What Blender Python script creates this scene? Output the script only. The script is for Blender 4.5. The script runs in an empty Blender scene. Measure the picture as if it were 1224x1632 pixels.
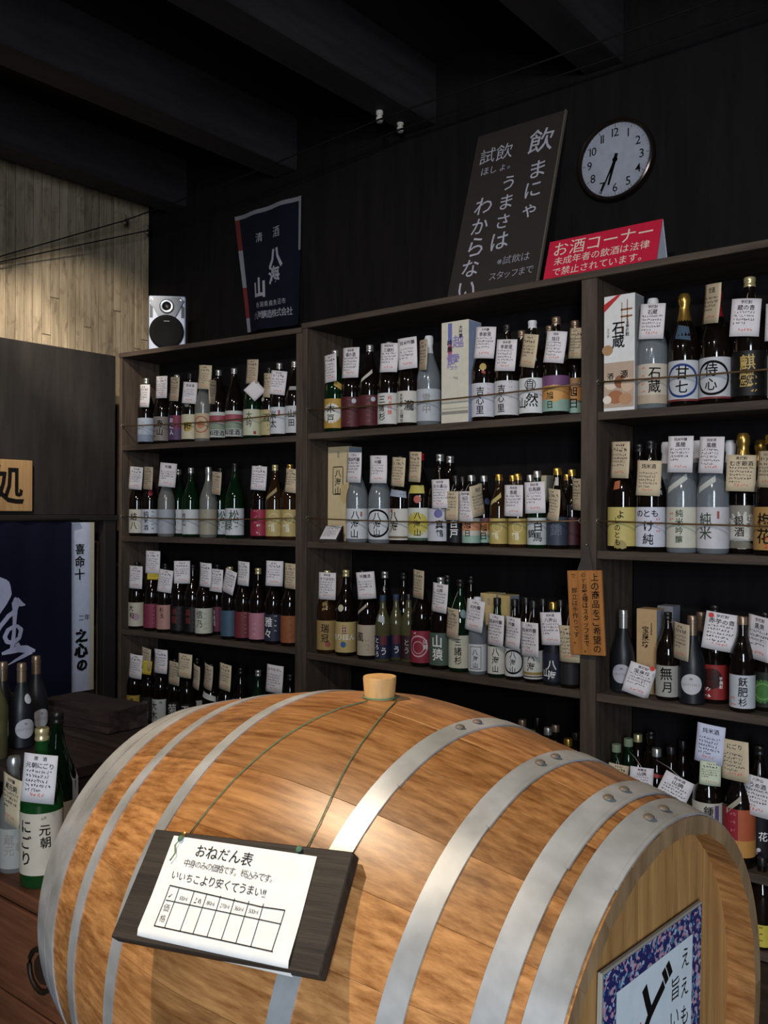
import bpy, bmesh, math, random
from mathutils import Vector, Matrix
R = math.radians
rng = random.Random(7)
scene = bpy.context.scene
COL = scene.collection

# ------------------------------------------------------------------ camera
EYE = Vector((0, 0, 1.5))
FPX, YAW, PITCH, ROLL = 1414.4, R(38.78), R(0.073), R(0.245)
_f = Vector((-math.sin(YAW)*math.cos(PITCH), math.cos(YAW)*math.cos(PITCH), math.sin(PITCH)))
_r = Vector((math.cos(YAW), math.sin(YAW), 0)); _u = _r.cross(_f)
CR = _r*math.cos(ROLL) + _u*math.sin(ROLL)
CU = _u*math.cos(ROLL) - _r*math.sin(ROLL)
cam = bpy.data.cameras.new('camera'); camo = bpy.data.objects.new('camera', cam); COL.objects.link(camo)
cam.sensor_fit = 'HORIZONTAL'; cam.sensor_width = 36.0; cam.lens = FPX/1224*36.0
cam.clip_start = 0.05
M = Matrix((CR, CU, -_f)).transposed().to_4x4(); M.translation = EYE
camo.matrix_world = M
scene.camera = camo

# ------------------------------------------------------------------ world, lights, exposure
w = bpy.data.worlds.new('world'); scene.world = w; w.use_nodes = True
w.node_tree.nodes['Background'].inputs[0].default_value = (0.80, 0.88, 1.0, 1)
w.node_tree.nodes['Background'].inputs[1].default_value = 0.028
def lamp(name, kind, loc, target, energy, color, **kw):
    l = bpy.data.lights.new(name, kind); l.energy = energy; l.color = color
    for k, v in kw.items(): setattr(l, k, v)
    o = bpy.data.objects.new(name, l); COL.objects.link(o); o.location = loc
    o.rotation_euler = (Vector(target)-Vector(loc)).to_track_quat('-Z', 'Y').to_euler()
    return o
# warm ceiling spot above the barrel
lamp('barrel_spot', 'SPOT', (-1.51, 0.30, 2.80), (-0.90, 0.98, 0.95), 150, (1.0, 0.80, 0.56), spot_size=R(66), spot_blend=0.6, shadow_soft_size=0.03)
# two ceiling spots that light the bottle shelves
lamp('shelf_spot', 'SPOT', (-0.55, 0.15, 3.05), (-1.9, 3.2, 1.45), 112, (1.0, 0.90, 0.82), spot_size=R(84), spot_blend=0.6, shadow_soft_size=0.05)
lamp('shelf_spot', 'SPOT', (-2.60, 0.25, 3.05), (-3.0, 3.2, 1.3), 52, (1.0, 0.92, 0.86), spot_size=R(78), spot_blend=0.6, shadow_soft_size=0.05)
# daylight from the shop door on the right
lamp('door_daylight', 'AREA', (1.9, -2.7, 1.9), (-1.3, 2.0, 1.2), 215, (0.78, 0.88, 1.0), shape='RECTANGLE', size=1.0, size_y=2.2)
# two spots on the beams at the left, washing the plank wall
lamp('plank_spot', 'SPOT', (-3.55, 1.50, 3.30), (-4.72, 2.30, 2.20), 240, (1.0, 0.90, 0.76), spot_size=R(50), spot_blend=0.6, shadow_soft_size=0.03)
lamp('plank_spot', 'SPOT', (-3.30, 1.70, 3.30), (-4.72, 3.14, 2.36), 150, (1.0, 0.90, 0.76), spot_size=R(37), spot_blend=0.6, shadow_soft_size=0.03)
vs = scene.view_settings
scene.display_settings.display_device = 'sRGB'
vs.view_transform = 'Standard'; vs.look = 'None'; vs.exposure = 0.0; vs.gamma = 1.0; vs.use_curve_mapping = False

# ------------------------------------------------------------------ helpers: rays
def ray(px, py): return _f + CR*((px-612)/FPX) + CU*((816-py)/FPX)
def on_plane(px, py, p0, n):
    d = ray(px, py); t = (Vector(p0)-EYE).dot(n)/d.dot(n); return EYE + d*t
def on_y(px, py, y): return on_plane(px, py, (0, y, 0), Vector((0, 1, 0)))
def on_x(px, py, x): return on_plane(px, py, (x, 0, 0), Vector((1, 0, 0)))
def on_z(px, py, z): return on_plane(px, py, (0, 0, z), Vector((0, 0, 1)))
def at_depth(px, py, d): return EYE + ray(px, py)*d
def project(P):
    v = Vector(P)-EYE; d = v.dot(_f); return 612+FPX*v.dot(CR)/d, 816-FPX*v.dot(CU)/d, d

# ------------------------------------------------------------------ helpers: colours, materials
def lin(h):
    h = h.lstrip('#'); c = [int(h[i:i+2], 16)/255 for i in (0, 2, 4)]
    return tuple((x/12.92 if x <= .04045 else ((x+.055)/1.055)**2.4) for x in c) + (1,)
MATS = {}
def plain(h, rough=0.7, spec=0.3, metal=0.0, key=None, trans=0.0, coat=0.0):
    k = key or (h, rough, spec, metal, trans)
    if k in MATS: return MATS[k]
    m = bpy.data.materials.new('paint_'+h.strip('#')); m.use_nodes = True
    b = m.node_tree.nodes['Principled BSDF']
    b.inputs['Base Color'].default_value = lin(h); b.inputs['Roughness'].default_value = rough
    b.inputs['Specular IOR Level'].default_value = spec; b.inputs['Metallic'].default_value = metal
    b.inputs['Transmission Weight'].default_value = trans; b.inputs['Coat Weight'].default_value = coat
    # faint mottling so that no surface is perfectly flat in colour
    nt = m.node_tree; n = nt.nodes.new('ShaderNodeTexNoise'); tc = nt.nodes.new('ShaderNodeTexCoord')
    n.inputs['Scale'].default_value = 35; nt.links.new(tc.outputs['Object'], n.inputs['Vector'])
    mx = nt.nodes.new('ShaderNodeMix'); mx.data_type = 'RGBA'; mx.blend_type = 'MULTIPLY'
    mr = nt.nodes.new('ShaderNodeMapRange'); mr.inputs['To Min'].default_value = 0.86; mr.inputs['To Max'].default_value = 1.08
    nt.links.new(n.outputs['Fac'], mr.inputs['Value'])
    mx.inputs['Factor'].default_value = 1.0; mx.inputs['A'].default_value = lin(h)
    nt.links.new(mr.outputs['Result'], mx.inputs['B']); nt.links.new(mx.outputs['Result'], b.inputs['Base Color'])
    MATS[k] = m; return m
def wood(key, c1, c2, axis='X', scale=6.0, stretch=14.0, rough=0.6, blotch=None, blotch_scale=5.0, blotch_amt=0.5, rand=0.25, spec=0.3, bump=0.15, ring=0.0):
    if key in MATS: return MATS[key]
    m = bpy.data.materials.new('wood_'+key); m.use_nodes = True; nt = m.node_tree; N = nt.nodes; Lk = nt.links
    b = N['Principled BSDF']; b.inputs['Roughness'].default_value = rough; b.inputs['Specular IOR Level'].default_value = spec
    tc = N.new('ShaderNodeTexCoord'); oi = N.new('ShaderNodeObjectInfo')
    add = N.new('ShaderNodeVectorMath'); add.operation = 'ADD'
    sc_ = N.new('ShaderNodeVectorMath'); sc_.operation = 'SCALE'; sc_.inputs['Scale'].default_value = 17.0
    cmb = N.new('ShaderNodeCombineXYZ'); Lk.new(oi.outputs['Random'], cmb.inputs[0]); Lk.new(oi.outputs['Random'], cmb.inputs[1]); Lk.new(oi.outputs['Random'], cmb.inputs[2])
    Lk.new(cmb.outputs[0], sc_.inputs[0]); Lk.new(tc.outputs['Object'], add.inputs[0]); Lk.new(sc_.outputs[0], add.inputs[1])
    mp = N.new('ShaderNodeMapping'); s = [scale*stretch]*3; s['XYZ'.index(axis)] = scale; mp.inputs['Scale'].default_value = s
    Lk.new(add.outputs[0], mp.inputs['Vector'])
    n1 = N.new('ShaderNodeTexNoise'); n1.inputs['Scale'].default_value = 1.0; n1.inputs['Detail'].default_value = 6; n1.inputs['Roughness'].default_value = 0.65
    Lk.new(mp.outputs[0], n1.inputs['Vector'])
    rp = N.new('ShaderNodeValToRGB'); rp.color_ramp.elements[0].position = 0.32; rp.color_ramp.elements[1].position = 0.68
    rp.color_ramp.elements[0].color = lin(c2); rp.color_ramp.elements[1].color = lin(c1); Lk.new(n1.outputs['Fac'], rp.inputs['Fac'])
    out = rp.outputs['Color']
    if blotch:
        mp2 = N.new('ShaderNodeMapping'); s2 = [blotch_scale*2.2]*3; s2['XYZ'.index(axis)] = blotch_scale; mp2.inputs['Scale'].default_value = s2
        Lk.new(add.outputs[0], mp2.inputs['Vector'])
        n2 = N.new('ShaderNodeTexNoise'); n2.inputs['Scale'].default_value = 1.0; n2.inputs['Detail'].default_value = 5; n2.inputs['Roughness'].default_value = 0.6; n2.inputs['Distortion'].default_value = 0.6
        Lk.new(mp2.outputs[0], n2.inputs['Vector'])
        mr = N.new('ShaderNodeMapRange'); mr.inputs['From Min'].default_value = 0.52; mr.inputs['From Max'].default_value = 0.74; mr.inputs['To Max'].default_value = blotch_amt
        Lk.new(n2.outputs['Fac'], mr.inputs['Value'])
        mx = N.new('ShaderNodeMix'); mx.data_type = 'RGBA'; Lk.new(mr.outputs[0], mx.inputs['Factor']); Lk.new(out, mx.inputs['A']); mx.inputs['B'].default_value = lin(blotch)
        out = mx.outputs['Result']
    hv = N.new('ShaderNodeHueSaturation'); mr2 = N.new('ShaderNodeMapRange'); mr2.inputs['To Min'].default_value = 1-rand; mr2.inputs['To Max'].default_value = 1+rand*0.6
    Lk.new(oi.outputs['Random'], mr2.inputs['Value']); Lk.new(mr2.outputs[0], hv.inputs['Value']); Lk.new(out, hv.inputs['Color'])
    Lk.new(hv.outputs['Color'], b.inputs['Base Color'])
    if bump:
        bp = N.new('ShaderNodeBump'); bp.inputs['Strength'].default_value = bump; bp.inputs['Distance'].default_value = 0.004
        Lk.new(n1.outputs['Fac'], bp.inputs['Height']); Lk.new(bp.outputs[0], b.inputs['Normal'])
    MATS[key] = m; return m

W_SHELF = wood('shelf', '#54473d', '#372e27', 'X', 3.0, 12, 0.7, rand=0.12)
W_POST = wood('post', '#54473d', '#372e27', 'Z', 3.0, 12, 0.7, rand=0.12)
W_WALL = wood('dark_wall', '#151213', '#0c0a0b', 'Z', 2.0, 10, 0.8, rand=0.1, spec=0.15)
W_PART = wood('partition', '#24201e', '#161312', 'Z', 1.6, 9, 0.75, blotch='#100e0d', blotch_scale=3.5, blotch_amt=0.7, rand=0.1)
W_BEAM = wood('beam', '#2a2628', '#1b1819', 'Y', 2.0, 9, 0.8, rand=0.1)
W_CEIL = wood('ceiling', '#171110', '#0f0b0a', 'Y', 2.0, 9, 0.85, rand=0.1)
W_PLANK = wood('plank', '#a3947c', '#7d6e58', 'Z', 2.5, 14, 0.65, blotch='#4e4030', blotch_scale=9, blotch_amt=0.75, rand=0.25)
W_STAVE = wood('stave', '#c28c56', '#7e4e26', 'X', 1.8, 56, 0.36, blotch='#4e2d14', blotch_scale=5.0, blotch_amt=0.85, rand=0.34, bump=0.03, spec=0.45)
W_STAVEEND = wood('stave_end', '#9c7f5e', '#75593c', 'Z', 6.0, 5, 0.7, rand=0.12)
W_HEAD = wood('barrel_head', '#b58a54', '#8a6236', 'Z', 3.0, 14, 0.6, blotch='#4b382a', blotch_scale=3.5, blotch_amt=0.75, rand=0.10)
W_BUNG = wood('bung', '#c9a06a', '#a67f4d', 'Z', 9.0, 6, 0.6, rand=0.05)
W_BOARD = wood('black_board', '#3d352f', '#231e1a', 'X', 3.0, 26, 0.6, rand=0.03, bump=0.5)
W_SIGN = wood('sign', '#b5793f', '#8f5a2b', 'Z', 3.0, 18, 0.6, rand=0.03)
W_PALESIGN = wood('pale_sign', '#a4835c', '#8a6b46', 'Z', 3.0, 16, 0.6, rand=0.03)
W_TABLE = wood('table', '#7d4f36', '#5a3522', 'X', 3.0, 12, 0.6, rand=0.15)
W_DARKTABLE = wood('dark_table', '#3d302b', '#251d1a', 'X', 3.0, 10, 0.6, rand=0.15)
W_FLOOR = wood('floor', '#3a302a', '#241d19', 'X', 2.0, 10, 0.6, rand=0.1)
def galvanised():
    m = bpy.data.materials.new('galvanised_steel'); m.use_nodes = True; nt = m.node_tree; N = nt.nodes; b = N['Principled BSDF']
    b.inputs['Metallic'].default_value = 0.38; b.inputs['Roughness'].default_value = 0.42
    tc = N.new('ShaderNodeTexCoord'); n = N.new('ShaderNodeTexNoise'); n.inputs['Scale'].default_value = 14; n.inputs['Detail'].default_value = 6
    nt.links.new(tc.outputs['Object'], n.inputs['Vector']); r = N.new('ShaderNodeValToRGB')
    r.color_ramp.elements[0].position = .3; r.color_ramp.elements[1].position = .7
    r.color_ramp.elements[0].color = lin('#9a9b99'); r.color_ramp.elements[1].color = lin('#c2c4c6'); nt.links.new(n.outputs['Fac'], r.inputs['Fac']); nt.links.new(r.outputs['Color'], b.inputs['Base Color'])
    mr = N.new('ShaderNodeMapRange'); mr.inputs['To Min'].default_value = .33; mr.inputs['To Max'].default_value = .52
    nt.links.new(n.outputs['Fac'], mr.inputs['Value']); nt.links.new(mr.outputs[0], b.inputs['Roughness']); return m
STEEL = galvanised()
RIVET = plain('#6a5f56', 0.55, 0.4, 0.2)
GL = {'K': plain('#120c09', 0.07, 0.5, key='gK'), 'G': plain('#0d2413', 0.06, 0.5, key='gG', trans=0.2), 'C': plain('#8b9196', 0.12, 0.5, key='gC', trans=0.45),
      'Y': plain('#5d5a3c', 0.1, 0.5, key='gY', trans=0.3), 'N': plain('#1a1b20', 0.42, 0.4, key='gN'), 'A': plain('#2c1c0f', 0.06, 0.5, key='gA'),
      'P': plain('#7c7d78', 0.2, 0.5, key='gP', trans=0.3), 'F': plain('#1b4a20', 0.05, 0.5, key='gF', trans=0.3)}
CAPS = {'s': plain('#b9b9b6', 0.3, 0.5, 0.8), 'g': plain('#c9a050', 0.25, 0.5, 0.85), 'k': plain('#1b1817', 0.35, 0.4), 'w': plain('#cfcfd2', 0.45, 0.4), 'r': plain('#a3202c', 0.35, 0.4),
        'b': plain('#8f7a66', 0.35, 0.5, 0.7), 'l': plain('#2d3d55', 0.6, 0.3), 'n': plain('#7b8a70', 0.6, 0.3), 'c': plain('#cfc08e', 0.3, 0.5, 0.6)}
INK = {'k': plain('#12100f', 0.8, 0.1), 'w': plain('#e4e2de', 0.8, 0.1), 'r': plain('#c8382f', 0.8, 0.1), 'g': plain('#3d4b3a', 0.8, 0.1), 'v': plain('#8d83b5', 0.8, 0.1), 'p': plain('#d06a58', .8, .1), 'd': plain('#b79a55', .5, .3), 'y': plain('#8b8780', .8, .1), 'o': plain('#d6cdbd', .85, .1), 'b': plain('#2b3f78', .8, .1)}

# ------------------------------------------------------------------ helpers: objects
def tag(o, label=None, cat=None, group=None, kind=None):
    if label: o['label'] = label
    if cat: o['category'] = cat
    if group: o['group'] = group
    if kind: o['kind'] = kind
    return o
def link(name, data, parent=None, mats=None, mw=None):
    o = bpy.data.objects.new(name, data); COL.objects.link(o)
    if parent is not None: o.parent = parent
    if mats is not None and data is not None:
        if len(data.materials) == 0: data.materials.append(None)
        o.material_slots[0].link = 'OBJECT'; o.material_slots[0].material = mats
    if mw is not None: o.matrix_local = mw
    return o
def empty(name, loc=(0, 0, 0), rz=0.0, mw=None):
    o = bpy.data.objects.new(name, None); COL.objects.link(o); o.empty_display_size = 0.05
    if mw is not None: o.matrix_world = mw
    else: o.location = loc; o.rotation_euler = (0, 0, rz)
    return o
def me_from(verts, faces, name='mesh', smooth=False):
    me = bpy.data.meshes.new(name); me.from_pydata([tuple(v) for v in verts], [], faces); me.update()
    if smooth: me.polygons.foreach_set('use_smooth', [True]*len(me.polygons))
    return me
def bm_me(bm, name='mesh', smooth=False):
    me = bpy.data.meshes.new(name); bm.normal_update(); bm.to_mesh(me); bm.free()
    if smooth: me.polygons.foreach_set('use_smooth', [True]*len(me.polygons))
    return me
def box_me(x0, x1, y0, y1, z0, z1, bevel=0.0, name='box'):
    bm = bmesh.new(); bmesh.ops.create_cube(bm, size=1.0)
    for v in bm.verts: v.co = Vector(((x0+x1)/2+v.co.x*(x1-x0), (y0+y1)/2+v.co.y*(y1-y0), (z0+z1)/2+v.co.z*(z1-z0)))
    if bevel: bmesh.ops.bevel(bm, geom=bm.edges[:], offset=bevel, segments=1, affect='EDGES')
    return bm_me(bm, name)
def lathe_me(prof, seg=20, name='lathe', smooth=True, close=True):
    vs_, fs = [], []
    n = len(prof)
    for i in range(seg):
        a = 2*math.pi*i/seg
        for (r_, z) in prof: vs_.append((r_*math.cos(a), r_*math.sin(a), z))
    for i in range(seg):
        j = (i+1) % seg
        for k in range(n-1):
            fs.append((i*n+k, j*n+k, j*n+k+1, i*n+k+1))
    bm = bmesh.new(); me = me_from(vs_, fs, name); bm.from_mesh(me); bmesh.ops.remove_doubles(bm, verts=bm.verts[:], dist=1e-6)
    bmesh.ops.recalc_face_normals(bm, faces=bm.faces[:]); bm.to_mesh(me); bm.free()
    if smooth:
        me.polygons.foreach_set('use_smooth', [True]*len(me.polygons))
        try: me.set_sharp_from_angle(angle=R(40))
        except Exception: pass
    return me
def tube_me(pts, rad, seg=6, name='tube', cyclic=False):
    pts = [Vector(p) for p in pts]; vs_, fs = [], []; n = len(pts)
    for i, p in enumerate(pts):
        if cyclic: t = pts[(i+1) % n]-pts[i-1]
        else: t = pts[min(i+1, n-1)]-pts[max(i-1, 0)]
        t.normalize(); a = t.orthogonal().normalized() if abs(t.z) > .95 else t.cross(Vector((0, 0, 1))).normalized(); b = t.cross(a)
        for k in range(seg):
            an = 2*math.pi*k/seg; vs_.append(p+a*rad*math.cos(an)+b*rad*math.sin(an))
    for i in range(n if cyclic else n-1):
        j = (i+1) % n
        for k in range(seg):
            l = (k+1) % seg; fs.append((i*seg+k, i*seg+l, j*seg+l, j*seg+k))
    if not cyclic: fs += [tuple(range(seg))[::-1], tuple(range((n-1)*seg, n*seg))]
    return me_from(vs_, fs, name, True)

# ------------------------------------------------------------------ helpers: lettering (flat print as thin mesh)
GLY = {}
def glyph(ch, off=0.0):
    k = (ch, round(off, 3))
    if k in GLY: return GLY[k]
    c = bpy.data.curves.new('glyph', 'FONT'); c.body = ch; c.size = 1.0; c.resolution_u = 2; c.offset = off; c.fill_mode = 'FRONT'
    o = bpy.data.objects.new('glyph', c)
    me = o.to_mesh()
    bm = bmesh.new(); bm.from_mesh(me); o.to_mesh_clear()
    bmesh.ops.remove_doubles(bm, verts=bm.verts[:], dist=1e-4)
    if bm.verts:
        x0 = min(v.co.x for v in bm.verts); x1 = max(v.co.x for v in bm.verts)
        for i in range(1, 5):
            bmesh.ops.bisect_plane(bm, geom=bm.verts[:]+bm.edges[:]+bm.faces[:], plane_co=(x0+(x1-x0)*i/5, 0, 0), plane_no=(1, 0, 0))
        bmesh.ops.triangulate(bm, faces=bm.faces[:])
        cx = 0.5 if ord(ch) > 0x2e80 else (x0+x1)/2
        if ord(ch) > 0x2e80: cx = (x0+x1)/2 if (x1-x0) > 0.45 else cx
        cy = 0.36
        V = [(v.co.x-cx, v.co.y-cy) for v in bm.verts]; bm.verts.index_update(); T = [tuple(v.index for v in f.verts) for f in bm.faces]
        wd = (x1-x0)
    else: V, T, wd = [], [], 0.4
    bm.free(); bpy.data.objects.remove(o); bpy.data.curves.remove(c)
    GLY[k] = (V, T, wd); return GLY[k]
class Flat:
    """2-D shapes in metres, later mapped on a surface."""
    def __init__(s): s.V = []; s.T = []; s.G = []
    def add(s, V, T):
        b = len(s.V); s.V += V; s.T += [tuple(i+b for i in t) for t in T]
    def ch(s, c, x, y, size, rot=0.0, off=0.0, sx=1.0, shear=0.0):
        V, T, wd = glyph(c, off); ca, sa = math.cos(rot), math.sin(rot)
        s.G.append((len(s.V), len(s.V)+len(V), len(s.T), len(s.T)+len(T)))
        s.add([(x+size*((vx*sx+vy*shear)*ca-vy*sa), y+size*((vx*sx+vy*shear)*sa+vy*ca)) for vx, vy in V], T); return wd
    def vtext(s, t, x, y, size, pitch=1.0, off=0.0, jit=0.0, sx=1.0):
        for i, c in enumerate(t):
            if c in ' 　': continue
            rot = rng.uniform(-1, 1)*jit*0.25
            if c in 'ー': rot += math.pi/2
            s.ch(c, x+rng.uniform(-1, 1)*jit*size*0.2, y-size*pitch*(i+.5), size*(1+rng.uniform(-1, 1)*jit*.4), rot, off, sx)
    def htext(s, t, x, y, size, pitch=1.0, off=0.0, jit=0.0, sx=1.0, center=True, slope=0.0, latin=False):
        ad = [((glyph(c, off)[2]+.1 if ord(c) < 0x2e80 else 1.0)*pitch if c != ' ' else .4)*size*sx for c in t]
        X = x-sum(ad)/2 if center else x
        for c, a in zip(t, ad):
            if c != ' ': s.ch(c, X+a/2, y+(X-x)*slope+rng.uniform(-1, 1)*jit*size*.15, size*(1+rng.uniform(-1, 1)*jit*.3), rng.uniform(-1, 1)*jit*.2, off, sx)
            X += a
    def line(s, pts, wd, step=None):
        if step:
            q = [pts[0]]
            for (x0, y0), (x1, y1) in zip(pts, pts[1:]):
                n = max(1, int(math.hypot(x1-x0, y1-y0)/step))
                q += [(x0+(x1-x0)*i/n, y0+(y1-y0)*i/n) for i in range(1, n+1)]
            pts = q
        for (x0, y0), (x1, y1) in zip(pts, pts[1:]):
            dx, dy = x1-x0, y1-y0; l = math.hypot(dx, dy) or 1e-9; nx, ny = -dy/l*wd/2, dx/l*wd/2; ex, ey = dx/l*wd/3, dy/l*wd/3
            s.add([(x0+nx-ex, y0+ny-ey), (x0-nx-ex, y0-ny-ey), (x1-nx+ex, y1-ny+ey), (x1+nx+ex, y1+ny+ey)], [(0, 1, 2), (0, 2, 3)])
    def rect(s, x0, x1, y0, y1, nx=1):
        V, T = [], []
        for i in range(nx+1): V += [(x0+(x1-x0)*i/nx, y0), (x0+(x1-x0)*i/nx, y1)]
        for i in range(nx): T.append((2*i, 2*i+2, 2*i+3, 2*i+1))
        s.add(V, T)
    def disc(s, x, y, r_, seg=18, ry=None, r0=0.0):
        ry = ry or r_
        k = r0/r_
        a = [2*math.pi*i/seg for i in range(seg)]
        if r0 > 0:
            s.add([(x+r_*math.cos(t), y+ry*math.sin(t)) for t in a]+[(x+r_*k*math.cos(t), y+ry*k*math.sin(t)) for t in a], [(i, (i+1) % seg, seg+(i+1) % seg, seg+i) for i in range(seg)])
        else:
            V = [(x, y)]; T = []; rings = (.18, .36, .54, .7, .85, 1) if r_ > .012 else (.5, 1)
            for q in rings: V += [(x+r_*q*math.cos(t), y+ry*q*math.sin(t)) for t in a]
            for i in range(seg):
                j = (i+1) % seg; T.append((0, 1+i, 1+j))
                for k in range(len(rings)-1): T.append((1+k*seg+i, 1+(k+1)*seg+i, 1+(k+1)*seg+j, 1+k*seg+j))
            s.add(V, T)
    def poly(s, pts): s.add(list(pts), [tuple(range(len(pts)))])
    def scribble(s, x0, x1, y, h, wd, rg):
        x = x0
        while x < x1-h*.6:
            for q in range(rg.choice((2, 3, 3))):
                a = (x+rg.uniform(0, .8)*h, y+rg.uniform(-.5, .5)*h)
                b = (x+rg.uniform(0, .8)*h, y+rg.uniform(-.5, .5)*h)
                s.line([a, b], wd)
            x += h*rg.uniform(.85, 1.15)
    def mesh(s, fn, name='print'):
        return me_from([fn(x, y) for x, y in s.V], s.T, name)
def characters(F, fn, parent, m, name='character'):
    """large lettering: every character a part of its own"""
    for a, b, t0, t1 in F.G:
        if b > a: link(name, me_from([fn(x, y) for x, y in F.V[a:b]], [tuple(i-a for i in t) for t in F.T[t0:t1]], 'character'), parent, m)
def flat_map(off): return lambda x, y: (x, -off, y)          # print on a face that looks to local -Y, y up

# ------------------------------------------------------------------ structure
DW = 3.48                       # back wall
XL = -4.43                      # low partition on the left
XP = -4.72                      # plank wall behind it
CEIL = 3.66
def structure(name, me, m, label, cat, parent=None, loc=None):
    o = link(name, me, parent, m)
    tag(o, label, cat, kind='structure')
    if loc: o.location = loc
    return o
structure('floor', box_me(-7, 4, -3.5, 4, -0.1, 0), W_FLOOR, 'dark wooden shop floor under the barrel and shelves', 'floor')
structure('wall_back', box_me(XP-.12, 4, DW, DW+.1, 0, CEIL), W_WALL, 'near-black wooden back wall behind the bottle shelves', 'wall')
structure('ceiling', box_me(-7, 4, -3.5, DW+.1, CEIL, CEIL+.1), W_CEIL, 'dark boarded ceiling above the beams', 'ceiling')
# ceiling beams, running towards the back wall
for i, bx in enumerate((-0.68, -1.62, -2.57, -3.50, -4.44, -5.38)):
    me = box_me(-.09, .09, -3.4-DW, 0, 0, .29, .006)
    o = structure('trim_%d' % (i+1), me, W_BEAM, ['dark ceiling beam at the top right above the clock', 'dark ceiling beam nearest the wall clock', 'dark ceiling beam ending beside the two white insulators',
        'dark ceiling beam ending left above the hanging pennant', 'dark ceiling beam ending above the plank wall corner', 'dark ceiling beam furthest left over the plank wall'][i], 'ceiling beam')
    o.location = (bx, DW-.002, 3.37)
# plank wall (left, behind the partition): every plank its own piece
pw_root = empty('wall_left', (XP, 0, 0)); tag(pw_root, 'pale lamp-lit plank wall above the dark partition', 'wall', kind='structure')
y = DW-.012; i = 0
while y > 1.2:
    wd = rng.uniform(.049, .057)
    splits = [0]+([rng.uniform(2.3, 2.75)] if rng.random() < .45 else [])+[CEIL]
    for z0, z1 in zip(splits, splits[1:]):
        me = box_me(-.02, rng.uniform(0, .003), -wd/2+.0016, wd/2-.0016, z0+.0015, z1-.0015, .0015)
        link('plank', me, pw_root, W_PLANK).location = (0, y-wd/2, 0)
    y -= wd
link('backing', box_me(-.04, -.021, 1.15, DW-.01, 0, CEIL), pw_root, W_WALL)
# low partition with the doorway that the noren hangs in
ptop = on_x(189, 568, XL).z; dtop = on_x(100, 821, XL).z
ydoor = on_x(183, 900, XL).y-0.02
part = empty('wall_partition', (XL, 0, 0)); tag(part, 'dark knotty wooden partition with a doorway, left of the shelves', 'partition wall', kind='structure')
link('wall_panel', box_me(-.05, 0, -1.0, 3.03, dtop, ptop, .004), part, W_PART)
link('door_post', box_me(-.05, 0.012, ydoor-.06, 3.03, 0, dtop-.001, .004), part, plain('#1f1b1a', .8))
link('door_lintel', box_me(-.06, .02, -1.0, ydoor+.06, dtop-.03, dtop+.0, .003), part, plain('#1b1817', .8))
structure('wall_left_room', box_me(-6.6, -6.5, -3.5, DW, 0, CEIL), W_WALL, 'dark wall of the room beyond the doorway', 'wall')

# ------------------------------------------------------------------ shelf units
D = 3.1
ZS = [None, 1.5+.1239*D, 1.5-.0445*D, 1.5-.2173*D, 1.5-.389*D, 1.5-.484*D+.0]     # tops of shelf boards, row 1..5
ZS[5] = 0.04
ZTOP = 1.5+.2959*D; TH = .031; TOPTH = .027
LA = Vector((-1.422*D, .98*D, 0)); LB = Vector((-1.0*D, 1.02*D, 0)); LE = (LB-LA).normalized(); LN = Vector((-LE.y, LE.x, 0))
UA = Vector((0, D, 0)); UE = Vector((1, 0, 0)); UN = Vector((0, 1, 0))
def xat(px): return on_y(px, 830, D).x
X1 = xat(479.5); X2a = xat(925); X2b = xat(950); X3 = 0.02
DEP = .34
unit = empty('bottle_shelf', ((X1+X3)/2, D, 0)); tag(unit, 'dark wooden two-bay bottle shelf covering the back wall', 'shelf')
ox = (X1+X3)/2
def ub(name, x0, x1, y0, y1, z0, z1, m, bev=.002): return link(name, box_me(x0-ox, x1-ox, y0, y1, z0, z1, bev), unit, m)
pw_ = X2b-X2a
for (a, b) in ((X1, X1+pw_*.55), (X2a, X2b), (X3-pw_, X3)):
    ub('post', a, b, 0, DEP, 0, ZTOP-TOPTH, W_POST)
bays = ((X1+pw_*.55, X2a), (X2b, X3-pw_))
ub('top_board', X1, X3, -.004, DEP+.03, ZTOP-TOPTH+.0005, ZTOP, W_SHELF)
for (a, b) in bays:
    for k in (1, 2, 3, 4, 5): ub('shelf_board', a+.0005, b-.0005, .006, DEP, ZS[k]-TH, ZS[k], W_SHELF)
    ub('back_panel', a, b, DEP+.002, DEP+.012, 0, ZTOP-TOPTH, W_WALL)
# left unit (stands at a slight angle)
LL = (LB-LA).length; lrot = math.atan2(LE.y, LE.x)
lun = empty('bottle_shelf', LA, lrot); tag(lun, 'narrow dark wooden bottle shelf in the left corner beside the partition', 'shelf')
def lb(name, x0, x1, y0, y1, z0, z1, m, bev=.002): return link(name, box_me(x0, x1, y0, y1, z0, z1, bev), lun, m)
LD = .29
lb('side_panel', 0, .022, 0, LD, 0, ZTOP-TOPTH, W_POST); lb('side_panel', LL-.005, LL+.03, 0, LD, 0, ZTOP-TOPTH, W_POST)
lb('top_board', -.002, LL+.028, -.004, LD, ZTOP-TOPTH+.0005, ZTOP, W_SHELF)
for k in (1, 2, 3, 4, 5): lb('shelf_board', .0225, LL-.0055, .004, LD-.01, ZS[k]-TH, ZS[k], W_SHELF)
lb('back_panel', .0225, LL-.0055, LD-.008, LD, 0, ZTOP-TOPTH, W_WALL)
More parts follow.
